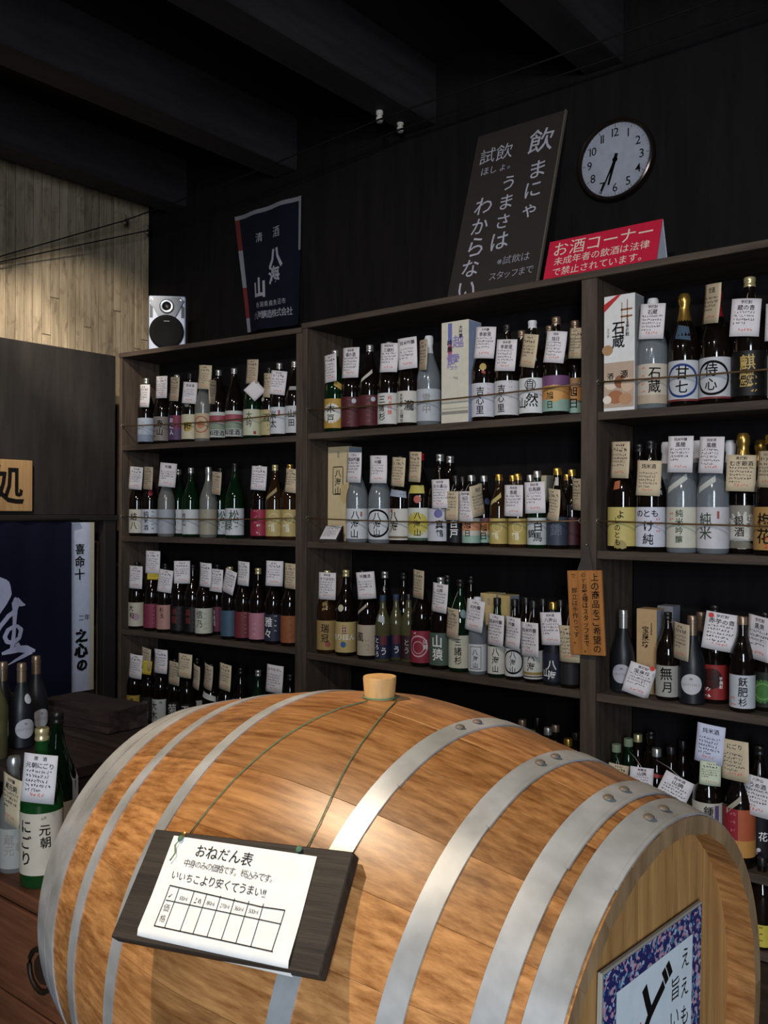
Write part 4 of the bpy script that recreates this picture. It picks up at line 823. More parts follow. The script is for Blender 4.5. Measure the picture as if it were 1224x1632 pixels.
# wall clock
Pc = on_y(980, 254, DW-.03); dia = .335
o = empty('wall_clock', (Pc.x, DW-.001, Pc.z)); tag(o, 'round white wall clock with black numerals and dark chrome rim', 'clock')
rx = Matrix.Rotation(math.pi/2, 4, 'X')
r0 = dia/2
link('case', lathe_me([(0, 0), (r0*.96, 0), (r0, .01), (r0, .03), (r0*.985, .040), (r0*.95, .043), (r0*.91, .038), (r0*.89, .028), (r0*.89, .02)], 48), o, plain('#3a302b', .18, .6, .75), rx)
link('dial', lathe_me([(0, .022), (r0*.895, .022)], 48), o, plain('#c9cfdc', .6), rx)
F = Flat()
for k in range(1, 13):
    a = math.pi/2-k*math.pi/6; F.htext(str(k), r0*.68*math.cos(a), r0*.68*math.sin(a), r0*.30, .90, .003)
link('numerals', F.mesh(flat_map(.0235)), o, INK['k'])
F = Flat()
for k in range(60):
    a = k*math.pi/30; q = .80 if k % 5 == 0 else .835
    F.line([(r0*q*math.cos(a), r0*q*math.sin(a)), (r0*.865*math.cos(a), r0*.865*math.sin(a))], .0022 if k % 5 == 0 else .0011)
link('minute_track', F.mesh(flat_map(.0232)), o, INK['k'])
def hand(mins, l, wd, off, nm):
    a = math.pi/2-mins*math.pi/30; F = Flat(); c, s = math.cos(a), math.sin(a)
    F.poly([(-.025*c-wd*.6*s, -.025*s+wd*.6*c), (-.025*c+wd*.6*s, -.025*s-wd*.6*c), (l*c+wd*.35*s, l*s-wd*.35*c), (l*c-wd*.35*s, l*s+wd*.35*c)])
    F.disc(0, 0, wd*.9, 12); link(nm, F.mesh(flat_map(off)), o, INK['k'])
hand(32.7, r0*.62, .013, .026, 'hour_hand'); hand(34.3, r0*.86, .008, .028, 'minute_hand'); 
link('glass', lathe_me([(0, .0345), (r0*.6, .034), (r0*.9, .0325)], 40), o, plain('#ffffff', .03, .5, key='clockglass', trans=1.0), rx)
# cloth pennant on the wall
def bil(c, u, v): return (c[0]*(1-u)+c[1]*u)*(1-v)+(c[3]*(1-u)+c[2]*u)*v
pc = [on_y(374, 346, DW-.02), on_y(479, 311, DW-.02), on_y(476, 517, DW-.05), on_y(395, 530, DW-.05)]
pc[2].z = max(pc[2].z, ZTOP+.002); pc[3].z = max(pc[3].z, ZTOP+.002)
pb = (pc[2]+pc[3])/2
def cloth_fn(off):
    def fn(u, v):
        p = bil(pc, u, v); wv = .010*math.sin(u*7+v*2)*(.3+v)+.006*math.sin(u*15)
        return tuple(Vector((p.x-pb.x, p.y-pb.y+wv-off-.012*v, p.z-pb.z)))
    return fn
o = empty('cloth_pennant', pb); tag(o, 'navy cloth pennant with white characters hanging above the left shelf', 'pennant')
def grid(fn, u0, u1, v0, v1, nu, nv):
    vs_ = [fn(u0+(u1-u0)*i/nu, v0+(v1-v0)*j/nv) for i in range(nu+1) for j in range(nv+1)]
    return me_from(vs_, [(i*(nv+1)+j, i*(nv+1)+j+1, (i+1)*(nv+1)+j+1, (i+1)*(nv+1)+j) for i in range(nu) for j in range(nv)], 'cloth', True)
link('cloth', grid(cloth_fn(0), 0, 1, 0, 1, 16, 20), o, plain('#12131f', .9, .1))
link('top_border', grid(cloth_fn(.001), 0, 1, 0, .035, 16, 2), o, plain('#6f6f76', .85))
link('right_border', grid(cloth_fn(.001), .965, 1, 0, .42, 2, 10), o, plain('#6f6f76', .85))
for v0, v1, c in ((0, .30, '#5a1f1d'), (.30, .62, '#74747c'), (.62, .88, '#641f1e'), (.88, 1, '#74747c')):
    link('left_border', grid(cloth_fn(.001), 0, .06, v0, v1, 2, 8), o, plain(c, .85))
F = Flat(); asp = (pc[1]-pc[0]).length/((pc[3]-pc[0]).length)
def pt(s, u, v, sz, off=.01): F.ch(s, u, -v, sz, 0, off, 1.0)
F2 = Flat()
def pen(s, u, v, sz, off=.0, sx=1.0):
    V, T, wd = glyph(s, off); F2.G.append((len(F2.V), len(F2.V)+len(V), len(F2.T), len(F2.T)+len(T))); F2.add([(u+sz*vx*sx/asp, v-sz*vy) for vx, vy in V], T)
pen('清', .37, .24, .085); pen('酒', .65, .235, .095); pen('八', .63, .44, .17, .045); pen('海', .60, .58, .15, .03); pen('山', .34, .66, .17, .045)
for i, s in enumerate('新潟県南魚沼市'): pen(s, .30+.075*i, .80, .05)
for i, s in enumerate('八海醸造株式会社'): pen(s, .24+.085*i, .885, .07, .005)
characters(F2, cloth_fn(.002), o, plain('#8d8d98', .85))
# small paper scraps on the shelf top
for (px, py, l) in ((318, 546, 'small torn paper scrap on the left shelf top'), (556, 500, 'small torn paper scrap on the middle shelf top')):
    p = on_y(px, py, 3.16); so = link('paper_scrap', me_from([(-.03, 0, 0), (.03, .01, .004), (.032, .03, .008), (-.02, .03, .003)], [(0, 1, 2, 3)]), None, plain('#a8a49c', .8)); so.location = (p.x, 3.16, ZTOP+.001); tag(so, l, 'paper')
# speaker
S0 = on_plane(266, 553, LA+LN*.10, LN); S0.z = ZTOP
v = EYE-S0; sp_w, sp_h = .205, .315
o = empty('speaker', (S0.x, S0.y, ZTOP+.001), math.atan2(v.x, -v.y)*.86); tag(o, 'small silver bookshelf speaker with black woofer on the left shelf top', 'speaker')
link('cabinet', box_me(-sp_w/2, sp_w/2, 0, .15, 0, sp_h, .006), o, plain('#aab2c6', .4, .4))
link('woofer', lathe_me([(0, .004), (.03, .006), (.07, .016), (.088, .018), (.096, .014), (.098, 0)], 36), o, plain('#060606', .75, .15), Matrix.Translation((-.002, 0, .108)) @ rx)
hexp = [(-.095, .285), (-.075, .305), (.075, .305), (.095, .285), (.045, .19), (-.045, .19)]
bm = bmesh.new(); f0 = [bm.verts.new((x, -.012, z)) for x, z in hexp]; f1 = [bm.verts.new((x*1.03, 0, z)) for x, z in hexp]; bm.faces.new(f0)
for i in range(6): bm.faces.new((f0[i], f0[(i+1) % 6], f1[(i+1) % 6], f1[i]))
bmesh.ops.recalc_face_normals(bm, faces=bm.faces[:])
tw = link('tweeter_bezel', bm_me(bm), o, plain('#3f434c', .35, .5, .4))
link('tweeter_ring', lathe_me([(.022, .014), (.026, .022), (.034, .023), (.040, .019), (.042, .012)], 28), tw, plain('#8b9099', .3, .5, .7), Matrix.Translation((0, 0, .252)) @ rx)
link('tweeter_cone', lathe_me([(0, .006), (.012, .008), (.024, .015)], 24), tw, plain('#0c0c0e', .4), Matrix.Translation((0, -.008, .252)) @ rx)
for sx in (-.078, .078): link('screw', lathe_me([(0, .0155), (.005, .0145), (.006, .012)], 10), tw, CAPS['s'], Matrix.Translation((sx, 0, .290)) @ rx)
for sx in (-.088, .088): link('trim_wing', me_from([(sx-.008, -.004, .19), (sx+.008, -.004, .19), (sx+.008, -.004, .25), (sx-.008, -.004, .27)], [(0, 1, 2, 3)]), o, plain('#25272d', .4))
link('badge', me_from([(-.016, -.0185, .165), (.016, -.0185, .165), (.016, -.0185, .169), (-.016, -.0185, .169)], [(0, 1, 2, 3)]), o, plain('#6d6f76', .4))
# wooden notice on the middle post
n0 = D-.03
q = [on_y(913, 908, n0), on_y(966, 911, n0), on_y(963, 1047, n0), on_y(906, 1041, n0)]
nw = ((q[1]-q[0]).length+(q[2]-q[3]).length)/2; nh = ((q[3]-q[0]).length+(q[2]-q[1]).length)/2; nc = sum(q, Vector())/4
o = empty('wooden_notice', mw=Matrix.Translation((nc.x, n0, nc.z-nh/2)) @ Matrix.Rotation(R(-3), 4, 'Y')); tag(o, 'orange-brown wooden notice with brushed columns hanging on the post', 'sign')
link('plank', box_me(-nw/2, nw/2, 0, .014, 0, nh, .002), o, W_SIGN)
F = Flat(); F.vtext('上の商品をご希望の', nw*.30, nh*.97, nh*.105, 1, .012, .2); F.vtext('お客様はスタッフまで。', -.0*nw, nh*.85, nh*.078, .96, .012, .15); F.vtext('脚立は手作りです。', -nw*.30, nh*.80, nh*.075, 1.0, .008, .2); F.vtext('必ず', -nw*.02, nh*.985, nh*.065, 1.1, .0, .3); F.vtext('で', -nw*.32, nh*.97, nh*.07, 1, 0, .2)
characters(F, flat_map(.0006), o, INK['k'])
top = on_y(936, 868, D-.006); tl = o.matrix_basis.inverted() @ top
link('hanging_strap', me_from([(tl.x-.004, tl.y, tl.z), (tl.x+.004, tl.y, tl.z), (.035, .006, nh-.01), (-.035, .006, nh-.01), (tl.x-.004, tl.y+.003, tl.z), (tl.x+.004, tl.y+.003, tl.z), (.035, .010, nh-.01), (-.035, .010, nh-.01)], [(0, 1, 2, 3), (4, 7, 6, 5), (0, 3, 7, 4), (1, 5, 6, 2), (0, 4, 5, 1), (3, 2, 6, 7)]), o, plain('#3d3633', .8))
link('nail', tube_me([(tl.x, tl.y-.012, tl.z), (tl.x, tl.y+.006, tl.z)], .003, 6), o, CAPS['s'])
# ceramic insulators and cable pair under the beams
ZI = 3.37
for i, (px, py, l) in enumerate(((605, 186, 'white ceramic insulator, upper one under the ceiling beam'), (638, 202, 'white ceramic insulator, lower one under the ceiling beam'), (197, 350, 'pale insulator at the plank wall top, left one'), (233, 366, 'pale insulator at the plank wall corner, right one'))):
    yy = (DW-.28, DW-.12)[i % 2]
    p = on_y(px, py, yy); zt_ = p.z
    io = link('insulator', lathe_me([(0, 0), (.014, 0), (.017, .006), (.017, .02), (.012, .024), (.012, .03), (.017, .034), (.017, .05), (.013, .055), (0, .055)], 14), None, plain('#b8b4ac' if i < 2 else '#7d7060', .35))
    io.location = (p.x, yy, zt_-.025); tag(io, l, 'insulator')
for k, (pa, pb2) in enumerate((((197, 352), (605, 190)), ((233, 368), (638, 206)))):
    yy = (DW-.28, DW-.12)[k]-.016
    a, b = on_y(*pa, yy), on_y(*pb2, yy); dirv = (b-a).normalized()
    a2 = a-dirv*.5; a2.x = max(a2.x, XP+.02); b2 = b+dirv*3.2; b2.z = b.z; 
    ends = [on_x(-60, 426+4*k, XP+.03)]
    pts = ends+[a]+[a.lerp(b, t/8)-Vector((0, 0, .015*math.sin(math.pi*t/8))) for t in range(1, 8)]+[b, b2]
    base = pts[0].copy(); wo = link('electric_cable', tube_me([p-base for p in pts], .004, 6), None, plain('#14100f', .8, .1)); wo.location = base
    tag(wo, 'thin dark cable along the ceiling beams, %s' % ('further from the wall' if k == 0 else 'nearer to the wall'), 'cable')

# ------------------------------------------------------------------ doorway curtain, banner and sign on the partition
y1 = on_x(112, 950, XL+.03).y; 
zn0 = .50; zn1 = dtop-.032
no = empty('noren_curtain', (XL+.03, y1-.55, zn0)); tag(no, 'navy doorway curtain with a large white brushed character', 'curtain')
def nfn(off):
    def fn(x, z): return (off+.010*math.sin(x*14)*(1.1-(z/(zn1-zn0)))+.004*math.sin(x*37), x, z)
    return fn
fn0 = nfn(0)
link('cloth', grid(lambda u, v: fn0(-.55+1.1*u, (zn1-zn0)*v), 0, 1, 0, 1, 30, 12), no, plain('#0f1122', .9, .1))

def npt(x, y):
    p = on_x(x*.2572, 700+y*.2572, XL+.034); return (p.y-(y1-.55), p.z-zn0)
def stroke(pts, nm='brush_stroke'):
    F = Flat(); V = []; P_ = [(npt(a, b), w_) for a, b, w_ in pts]; Q_ = []
    for (a, w0), (b, w1) in zip(P_, P_[1:]):
        for t in range(6): Q_.append(((a[0]+(b[0]-a[0])*t/6, a[1]+(b[1]-a[1])*t/6), w0+(w1-w0)*t/6))
    Q_.append(P_[-1])
    for i, (p, w_) in enumerate(Q_):
        a, b = Q_[max(0, i-1)][0], Q_[min(len(Q_)-1, i+1)][0]; dx, dy = b[0]-a[0], b[1]-a[1]; l = math.hypot(dx, dy) or 1
        V += [(p[0]-dy/l*w_*.0005, p[1]+dx/l*w_*.0005), (p[0]+dy/l*w_*.0005, p[1]-dx/l*w_*.0005)]
    F.add(V, [(2*i, 2*i+1, 2*i+3, 2*i+2) for i in range(len(Q_)-1)])
    link(nm, F.mesh(nfn(.004)), no, plain('#a9abc4', .85))
stroke([(92, 980, 10), (98, 1010, 52), (92, 1060, 30), (88, 1130, 22), (84, 1200, 22), (72, 1300, 26)])
stroke([(100, 1000, 40), (135, 1022, 26), (162, 1028, 6)])
stroke([(96, 1062, 26), (50, 1095, 24), (0, 1160, 22), (-40, 1230, 20)])
stroke([(110, 1160, 18), (134, 1180, 26), (122, 1230, 24), (80, 1262, 22), (40, 1255, 22), (26, 1225, 22), (46, 1182, 22), (90, 1155, 18), (118, 1160, 16)])
stroke([(104, 1265, 26), (118, 1300, 34), (170, 1302, 40), (222, 1312, 14)])
stroke([(120, 1300, 34), (60, 1312, 30), (8, 1330, 14)])
stroke([(205, 1318, 20), (150, 1345, 22), (95, 1370, 14), (45, 1398, 4)])
stroke([(-30, 880, 60), (10, 915, 90), (20, 960, 86), (8, 1010, 60), (-10, 1060, 36), (-30, 1110, 16)])
link('curtain_rod', tube_me([(0, -.6, zn1-zn0+.005), (0, .60, zn1-zn0+.005)], .008, 8), no, plain('#1a1615', .6))
# white banner beside it
b0, b1 = on_x(106, 960, XL-.012).y, on_x(145, 960, XL-.012).y
bo = empty('cloth_banner', (XL+.016, (b0+b1)/2, .50)); tag(bo, 'narrow white banner with black brush writing beside the navy curtain', 'banner')
bwid = b1-b0; bh_ = dtop-.04-.5
def bfn(off): return lambda x, z: (off+.004*math.sin(x*40), x, z)
g0 = bfn(0)
link('cloth', grid(lambda u, v: g0(-bwid/2+bwid*u, bh_*v), 0, 1, 0, 1, 8, 10), bo, plain('#a9b0c4', .8))
link('hem', grid(lambda u, v: g0(bwid*(.30+.20*u), bh_*v), 0, 1, 0, 1, 3, 10), bo, plain('#b5ae9c', .8)).location = (.0012, 0, 0)
F = Flat(); F.vtext('喜命十', -bwid*.12, bh_*.88, bwid*.42, 1.1, .015, .15); F.htext('二年', bwid*.08, bh_*.435, bwid*.24, 1.0, 0); F.vtext('之心の', -bwid*.02, bh_*.37, bwid*.50, 1.05, .06, .2)
characters(F, lambda x, y: (.0065, x, y), bo, INK['k'])
# sign board above the doorway
sb = empty('wooden_sign', (XL+.001, 0, dtop+.002)); tag(sb, 'pale wooden sign with black brushed character on the partition', 'sign')
sy1 = on_x(52, 775, XL+.02).y; sz0 = on_x(30, 815, XL+.02).z-dtop-.002; sz1 = on_x(45, 734, XL+.02).z-dtop-.002
link('plank', box_me(0, .02, sy1-.62, sy1, sz0, sz1, .003), sb, W_PALESIGN)
F = Flat(); F.ch('処', on_x(12, 777, XL+.02).y, (sz0+sz1)/2, (sz1-sz0)*.80, 0, .02, .85)
link('character', F.mesh(lambda x, y: (.0207, x, y)), sb, INK['k'])

# ------------------------------------------------------------------ low tables at the left
Gp = at_depth(60, 1405, 2.28); zA = Gp.z
yA = on_z(20, 1410, zA).y
xe = Gp.x+.42
ch = empty('drawer_chest', (Gp.x-.5, yA, 0)); tag(ch, 'brown wooden drawer chest left of the barrel', 'chest')
link('top_board', box_me(-1.2, xe-Gp.x+.5, -.01, .33, zA-.03, zA, .004), ch, W_TABLE)
link('carcass', box_me(-1.18, xe-Gp.x+.48, .005, .32, .03, zA-.0305, .004), ch, W_TABLE)
for i in range(4):
    x0 = -1.16+i*.515; x1 = x0+.50
    for j in range(2):
        z0 = .05+j*(zA-.09)/2; z1 = z0+(zA-.10)/2
        dr = link('drawer', box_me(x0, x1, -.012, .004, z0, z1, .004), ch, W_TABLE)
        link('ring_handle', tube_me([((x0+x1)/2+.05*math.cos(t*math.pi/8), -.020, (z0+z1)/2+.05*math.sin(t*math.pi/8)) for t in range(16)], .006, 6, cyclic=True), dr, plain('#2a201a', .5, .4, .3))
        link('back_plate', lathe_me([(0, .006), (.032, .006), (.036, 0)], 20), dr, plain('#3a2a1e', .5, .4, .3), Matrix.Translation(((x0+x1)/2, -.012, (z0+z1)/2)) @ rx)
Dp = at_depth(38, 1183, 3.26); zB = Dp.z
bn = empty('low_bench', (Dp.x, Dp.y, 0)); tag(bn, 'dark rough wooden bench behind the green bottle', 'bench')
link('seat_board', box_me(-.9, .42, -.22, .16, zB-.05, zB, .008), bn, W_DARKTABLE)
link('seat_board', box_me(-.9, .52, .165, .42, zB-.05, zB+.012, .010), bn, W_DARKTABLE)
for x in (-.8, .30):
    link('leg', box_me(x, x+.07, -.18, -.11, 0, zB-.0505, .005), bn, W_DARKTABLE); link('leg', box_me(x, x+.07, .30, .37, 0, zB-.0505, .005), bn, W_DARKTABLE)
# thick log block lying on the bench
lp = on_plane(150, 1180, (0, Dp.y+.30, 0), Vector((0, 1, 0)))
bm = bmesh.new(); bmesh.ops.create_cube(bm, size=1.0); bmesh.ops.subdivide_edges(bm, edges=bm.edges[:], cuts=3, use_grid_fill=True)
for v_ in bm.verts: v_.co = Vector((v_.co.x*.40, v_.co.y*.18, v_.co.z*.085))+Vector((rng.uniform(-1, 1), rng.uniform(-1, 1), rng.uniform(-.5, .5)))*.006
lo = link('wooden_block', bm_me(bm), None, W_DARKTABLE); lo.location = (lp.x, Dp.y+.30, zB+.012+.047); lo.rotation_euler = (0, 0, R(6)); tag(lo, 'thick rough dark wooden block lying on the bench', 'wooden block')
# bottles standing there
def free_bottle(px, py, dep, z, kind, glass, cap, base, pr, opts, label, group=None):
    P = at_depth(px, py, dep); P.z = z+.0005; v = EYE-P
    return bottle(P, math.atan2(v.x, -v.y)+opts.get('turn', 0), kind, glass, cap, base, pr, opts, 'sake_bottle' if kind != 'wine' else 'shochu_bottle', label, group), P
gb, P = free_bottle(66, 1400, 2.28, zA, 'big', 'F', 'c', '#d3c4ab', [('T', '元朝', .15, .86, .22, 'k'), ('T', 'にごり', -.75, .95, .28, 'k'), ('S', .1, .93, .93, 1, .05, 'y')], {'lz': (.035, .190), 'half': 95}, 'bright green bottle with cream label on the chest by the barrel')
c_ = price_card(62, 1241, 50, 78, 5, '原　酒/元朝にごり', 'w', (P-_f*.062, _f), None, 'white price card hung on the bright green bottle', None, 1)
g2, P2 = free_bottle(90, 1385, 2.46, zA, 'big', 'G', 'k', '#cdbfa6', [], {'turn': 1.2}, 'green bottle with white paper strip half behind the barrel')
link('paper_strip', me_from([(.0535, -.02, .10), (.0535, .02, .10), (.052, .02, .21), (.052, -.02, .21), (.03, -.015, .28), (.03, .015, .28), (.05, -.02, .30), (.05, .02, .30)], [(0, 1, 2, 3), (3, 2, 5, 4), (4, 5, 7, 6)]), g2, plain('#c9c9c6', .7)).rotation_euler = (0, 0, -1.6)
pb_, P3 = free_bottle(22, 1374, 2.36, zA, 'med', 'P', 'Ws', '#a7a49c', [('T', '蔵元', -.3, .9, .3, 'y'), ('T', '朝', .4, .7, .3, 'y')], {}, 'small pale wrapped bottle left of the bright green bottle')
price_card(16, 1275, 28, 78, 8, '大吟醸/蔵元朝', 'c', (P3-_f*.05, _f), None, 'cream price card on the small pale wrapped bottle', None, 1)
for px, py, dep, zz, l, nk in ((4, 1184, 3.22, 0, 'matte black bottle with round label at the left picture edge', ()), (34, 1187, 3.20, 0, 'matte black bottle with round label and silver medal', (('disc', .35, .172, .017, '#c9c9c9'),)), (57, 1172, 3.36, 0, 'matte black bottle with round label beside the banner', ())):
    free_bottle(px, py, dep, zB, 'wine', 'N', 'b', '#b9b7bd', [], {'sc': 1.02, 'neck': nk, 'turn': .35 if nk else .5}, l, 'matte black bottles on the bench')
free_bottle(-6, 1215, 3.05, zB, 'med', 'Y', 's', None, [], {'sc': 1.0}, 'yellowish clear bottle cut by the left picture edge')

# ------------------------------------------------------------------ barrel
BC = Vector((-.8719, 1.0764, 1.5-.6845)); BYAW = R(-2.43); BRB, BRH, BPW, BL_ = .3976, .3108, 1.536, .95
BA = Vector((math.cos(BYAW), math.sin(BYAW), 0))
def brad(s): return BRB-(BRB-BRH)*min(abs(2*s/BL_), 1.0)**BPW
bar = empty('barrel', mw=Matrix.Translation(BC) @ Matrix.Rotation(BYAW, 4, 'Z')); tag(bar, 'large oak barrel with galvanised hoops lying in the foreground', 'barrel')
def bp(s, a, r_): return (s, -r_*math.cos(a), r_*math.sin(a))       # a: 0 = towards the camera, 90 deg = top
NST = 26; NS = 22
def stave(k):
    a0 = math.pi/2-math.pi/NST+k*2*math.pi/NST; a1 = a0+2*math.pi/NST; g = .00015
    vs_, fs, mi = [], [], []
    for i in range(NS+1):
        s = -BL_/2+BL_*i/NS; r_ = brad(s); ga = g/r_
        ti = .027 if abs(s) < BL_/2-.012 else .021
        row = [bp(s, a0+ga, r_-.0003), bp(s, a0+ga*4, r_), bp(s, (a0*2+a1)/3, r_), bp(s, (a0+a1*2)/3, r_), bp(s, a1-ga*4, r_), bp(s, a1-ga, r_-.0003), bp(s, a1-ga, r_-ti), bp(s, a0+ga, r_-ti)]
        vs_ += row
    for i in range(NS):
        for j in range(8):
            q = (j+1) % 8; fs.append((i*8+j, (i+1)*8+j, (i+1)*8+q, i*8+q)); mi.append(0)
    fs.append(tuple(range(8))); mi.append(1); fs.append(tuple(range(NS*8, NS*8+8))[::-1]); mi.append(1)
    bm = bmesh.new(); me = me_from(vs_, fs); bm.from_mesh(me); bmesh.ops.recalc_face_normals(bm, faces=bm.faces[:]); bm.to_mesh(me); bm.free()
    me.materials.append(W_STAVE); me.materials.append(W_STAVEEND); me.polygons.foreach_set('material_index', mi)
    me.polygons.foreach_set('use_smooth', [True]*len(me.polygons)); me.set_sharp_from_angle(angle=R(35))
    return me
for k in range(NST):
    o = bpy.data.objects.new('stave', stave(k)); COL.objects.link(o); o.parent = bar
def hoop_me(s0, s1, t, a_from=0, a_to=2*math.pi, n=96):
    vs_, fs = [], []; full = abs(a_to-a_from-2*math.pi) < 1e-6; m = n if full else n+1
    for i in range(m):
        a = a_from+(a_to-a_from)*i/n
        sm = (s0+s1)/2; rs = [brad(s0), brad(sm), brad(s1)]
        if True:  # a flat strip follows the cone, not the bulge
            pass
        vs_ += [bp(s0, a, rs[0]+t), bp(sm, a, rs[1]+t), bp(s1, a, rs[2]+t), bp(s1, a, rs[2]-.001), bp(s0, a, rs[0]-.001)]
    for i in range(n):
        j = (i+1) % m
        for q in range(5): fs.append((i*5+q, i*5+(q+1) % 5, j*5+(q+1) % 5, j*5+q))
    bm = bmesh.new(); me = me_from(vs_, fs); bm.from_mesh(me); bmesh.ops.recalc_face_normals(bm, faces=bm.faces[:]); bm.to_mesh(me); bm.free()
    me.polygons.foreach_set('use_smooth', [True]*len(me.polygons)); me.set_sharp_from_angle(angle=R(30)); return me
BMI = (Matrix.Translation(BC) @ Matrix.Rotation(BYAW, 4, 'Z')).inverted()
def barrel_hit(px, py, lift=0.0):
    d = ray(px, py).normalized(); t = .4
    while t < 2.6:
        q = BMI @ (EYE+d*t); r_ = math.hypot(q.y, q.z)
        if r_ < brad(q.x)+lift: return q
        t += .0008
    return None
HOOPS = [(.155, .186, [(730, 1157.6), (756.5, 1149)]), (.287, .317, [(859.5, 1215), (885, 1205.6)]), (.385, .418, [(967.8, 1271), (996, 1258.6)]), (.434, .472, [(1036, 1303.6), (1060, 1290)]),
         (-.159, -.132, []), (-.302, -.274, []), (-.421, -.379, []), (-.472, -.4255, [])]
HL = ['', '', '', '', '', '', '', '']
for s0, s1, rv in HOOPS:
    h_ = link('hoop', hoop_me(s0, s1, .0018), bar, STEEL)
    angs = []
    for (px, py) in rv:
        q = barrel_hit(px, py, .003)
        if q is None: continue
        a = math.atan2(q.z, -q.y); angs.append(a); sm = (s0+s1)/2
        n_ = Vector((0, -math.cos(a), math.sin(a))); r_ = brad(sm)+.0035
        mwr = Matrix.Translation(bp(sm, a, r_)) @ n_.to_track_quat('Z', 'X').to_matrix().to_4x4()
        link('rivet', lathe_me([(0, .003), (.004, .0026), (.0065, .0008), (.007, -.001)], 14), h_, RIVET, mwr)
    if angs:
        link('hoop_overlap', hoop_me(s1-.003, s1+.0016, .0024, min(angs)-.42, max(angs)+.16, 24), h_, STEEL)
# heads made of boards
def head(sgn):
    s = sgn*(BL_/2-.042); hr = brad(s)-.0265; th = .018
    edges = [-1, -.70, -.36, -.02, .33, .68, 1]
    for e0, e1 in zip(edges, edges[1:]):
        y0, y1 = e0*hr+.0004, e1*hr-.0004; n = 8; up = []
        for i in range(n+1):
            yy = y0+(y1-y0)*i/n; zz = math.sqrt(max(hr*hr-yy*yy, 0)); up.append((yy, zz))
        ring = up+[(a, -b) for a, b in up[::-1]]
        vs_ = [(s-sgn*th*.0, a, b) for a, b in ring]+[(s-sgn*th, a, b) for a, b in ring]; m = len(ring)
        fs = [tuple(range(m)), tuple(range(m, 2*m))[::-1]]+[(i, (i+1) % m, m+(i+1) % m, m+i) for i in range(m)]
        bm = bmesh.new(); me = me_from(vs_, fs); bm.from_mesh(me); bmesh.ops.remove_doubles(bm, verts=bm.verts[:], dist=1e-5); bmesh.ops.recalc_face_normals(bm, faces=bm.faces[:]); bm.to_mesh(me); bm.free()
        link('head_board', me, bar, W_HEAD)
head(1); head(-1)
# bung
bq = barrel_hit(609, 1116)
bung = link('bung', lathe_me([(0, 0), (.0235, 0), (.0262, .034), (.0255, .0365), (0, .0365)], 32), bar, W_BUNG, Matrix.Translation((0.0, 0, BRB-.004)))
# cradle under the barrel
cr = empty('barrel_cradle', mw=Matrix.Translation((BC.x, BC.y, 0)) @ Matrix.Rotation(BYAW, 4, 'Z')); tag(cr, 'dark wooden cradle carrying the barrel', 'cradle')
for s in (-.30, .30):
    zc = BC.z; r_ = brad(s)+.0025; pts = []
    for i in range(13):
        a = R(-140)+R(100)*i/12; pts.append((r_*math.cos(a), zc+r_*math.sin(a)))
    ring = [(-.34, .08), (-.34, pts[0][1])]+pts+[(.34, pts[-1][1]), (.34, .08)]; m = len(ring)
    vs_ = [(s-.035, a, b) for a, b in ring]+[(s+.035, a, b) for a, b in ring]
    link('saddle', me_from(vs_, [tuple(range(m)), tuple(range(m, 2*m))[::-1]]+[(i, m+i, m+(i+1) % m, (i+1) % m) for i in range(m)]), cr, W_DARKTABLE)
for yy in (-.28, .28): link('rail', box_me(-.45, .45, yy-.04, yy+.04, 0, .0795, .004), cr, W_DARKTABLE)

# price board hung on the barrel
QX, QU, QN = Vector((.97199, .17735, .06833)), Vector((-.19506, .62552, .74944)), Vector((.12402, -.74771, .64318))
Bp = Vector((-.81482, .71864, 1.5-.46167)); BW, BH = .3055, .138
# board frame: local x = QX, local -y = QN (out), local z = QU
MB_ = Matrix((QX, -QN, QU)).transposed().to_4x4(); MB_.translation = Bp
bd = empty('price_board', mw=MB_); tag(bd, 'dark grained wooden board hung on the barrel by green strings', 'board')
link('plank', box_me(-BW/2, BW/2, 0, .018, -BH/2, BH/2, .0015), bd, W_BOARD)
GREENS = plain('#56745a', .7)
for i, (px, py) in enumerate(((289, 1334), (478, 1357))):
    d = ray(px, py); t = (Bp-EYE).dot(QN)/d.dot(QN); lpnt = MB_.inverted() @ (EYE+d*t)
    link('knot', lathe_me([(0, 0), (.003, .001), (.0045, .003), (.003, .005), (0, .006)], 8), bd, GREENS, Matrix.Translation((lpnt.x, -.0005, lpnt.z)) @ rx)
    if i == 0:
        link('string_end', tube_me([(lpnt.x, -.003, lpnt.z), (lpnt.x-.003, -.005, lpnt.z-.010), (lpnt.x+.002, -.0048, lpnt.z-.02), (lpnt.x-.002, -.0045, lpnt.z-.030)], .0009, 5), bd, GREENS)
        link('pin', lathe_me([(0, 0), (.003, 0), (.003, .004), (0, .005)], 8), bd, CAPS['g'], Matrix.Translation((lpnt.x+.002, 0, lpnt.z+.006)) @ rx)
def green_path(pts, nm):
    w3 = []
    for px, py in pts:
        q = barrel_hit(px, py, .0022)
        if q is not None: w3.append(q)
    link(nm, tube_me(w3, .0009, 6), bar, GREENS)
green_path([(586, 1117), (545, 1127), (500, 1146), (455, 1172), (415, 1203), (375, 1240), (340, 1279), (312, 1315), (300, 1332)], 'string')
green_path([(632, 1117), (611, 1138), (590, 1165), (566, 1199), (545, 1235), (526, 1275), (510, 1310), (495, 1340), (488, 1352)], 'string')
link('string_loop', tube_me([(.0262*math.cos(t*math.pi/10), .0262*math.sin(t*math.pi/10), BRB+.0012) for t in range(20)], .0013, 6, cyclic=True), bar, GREENS)
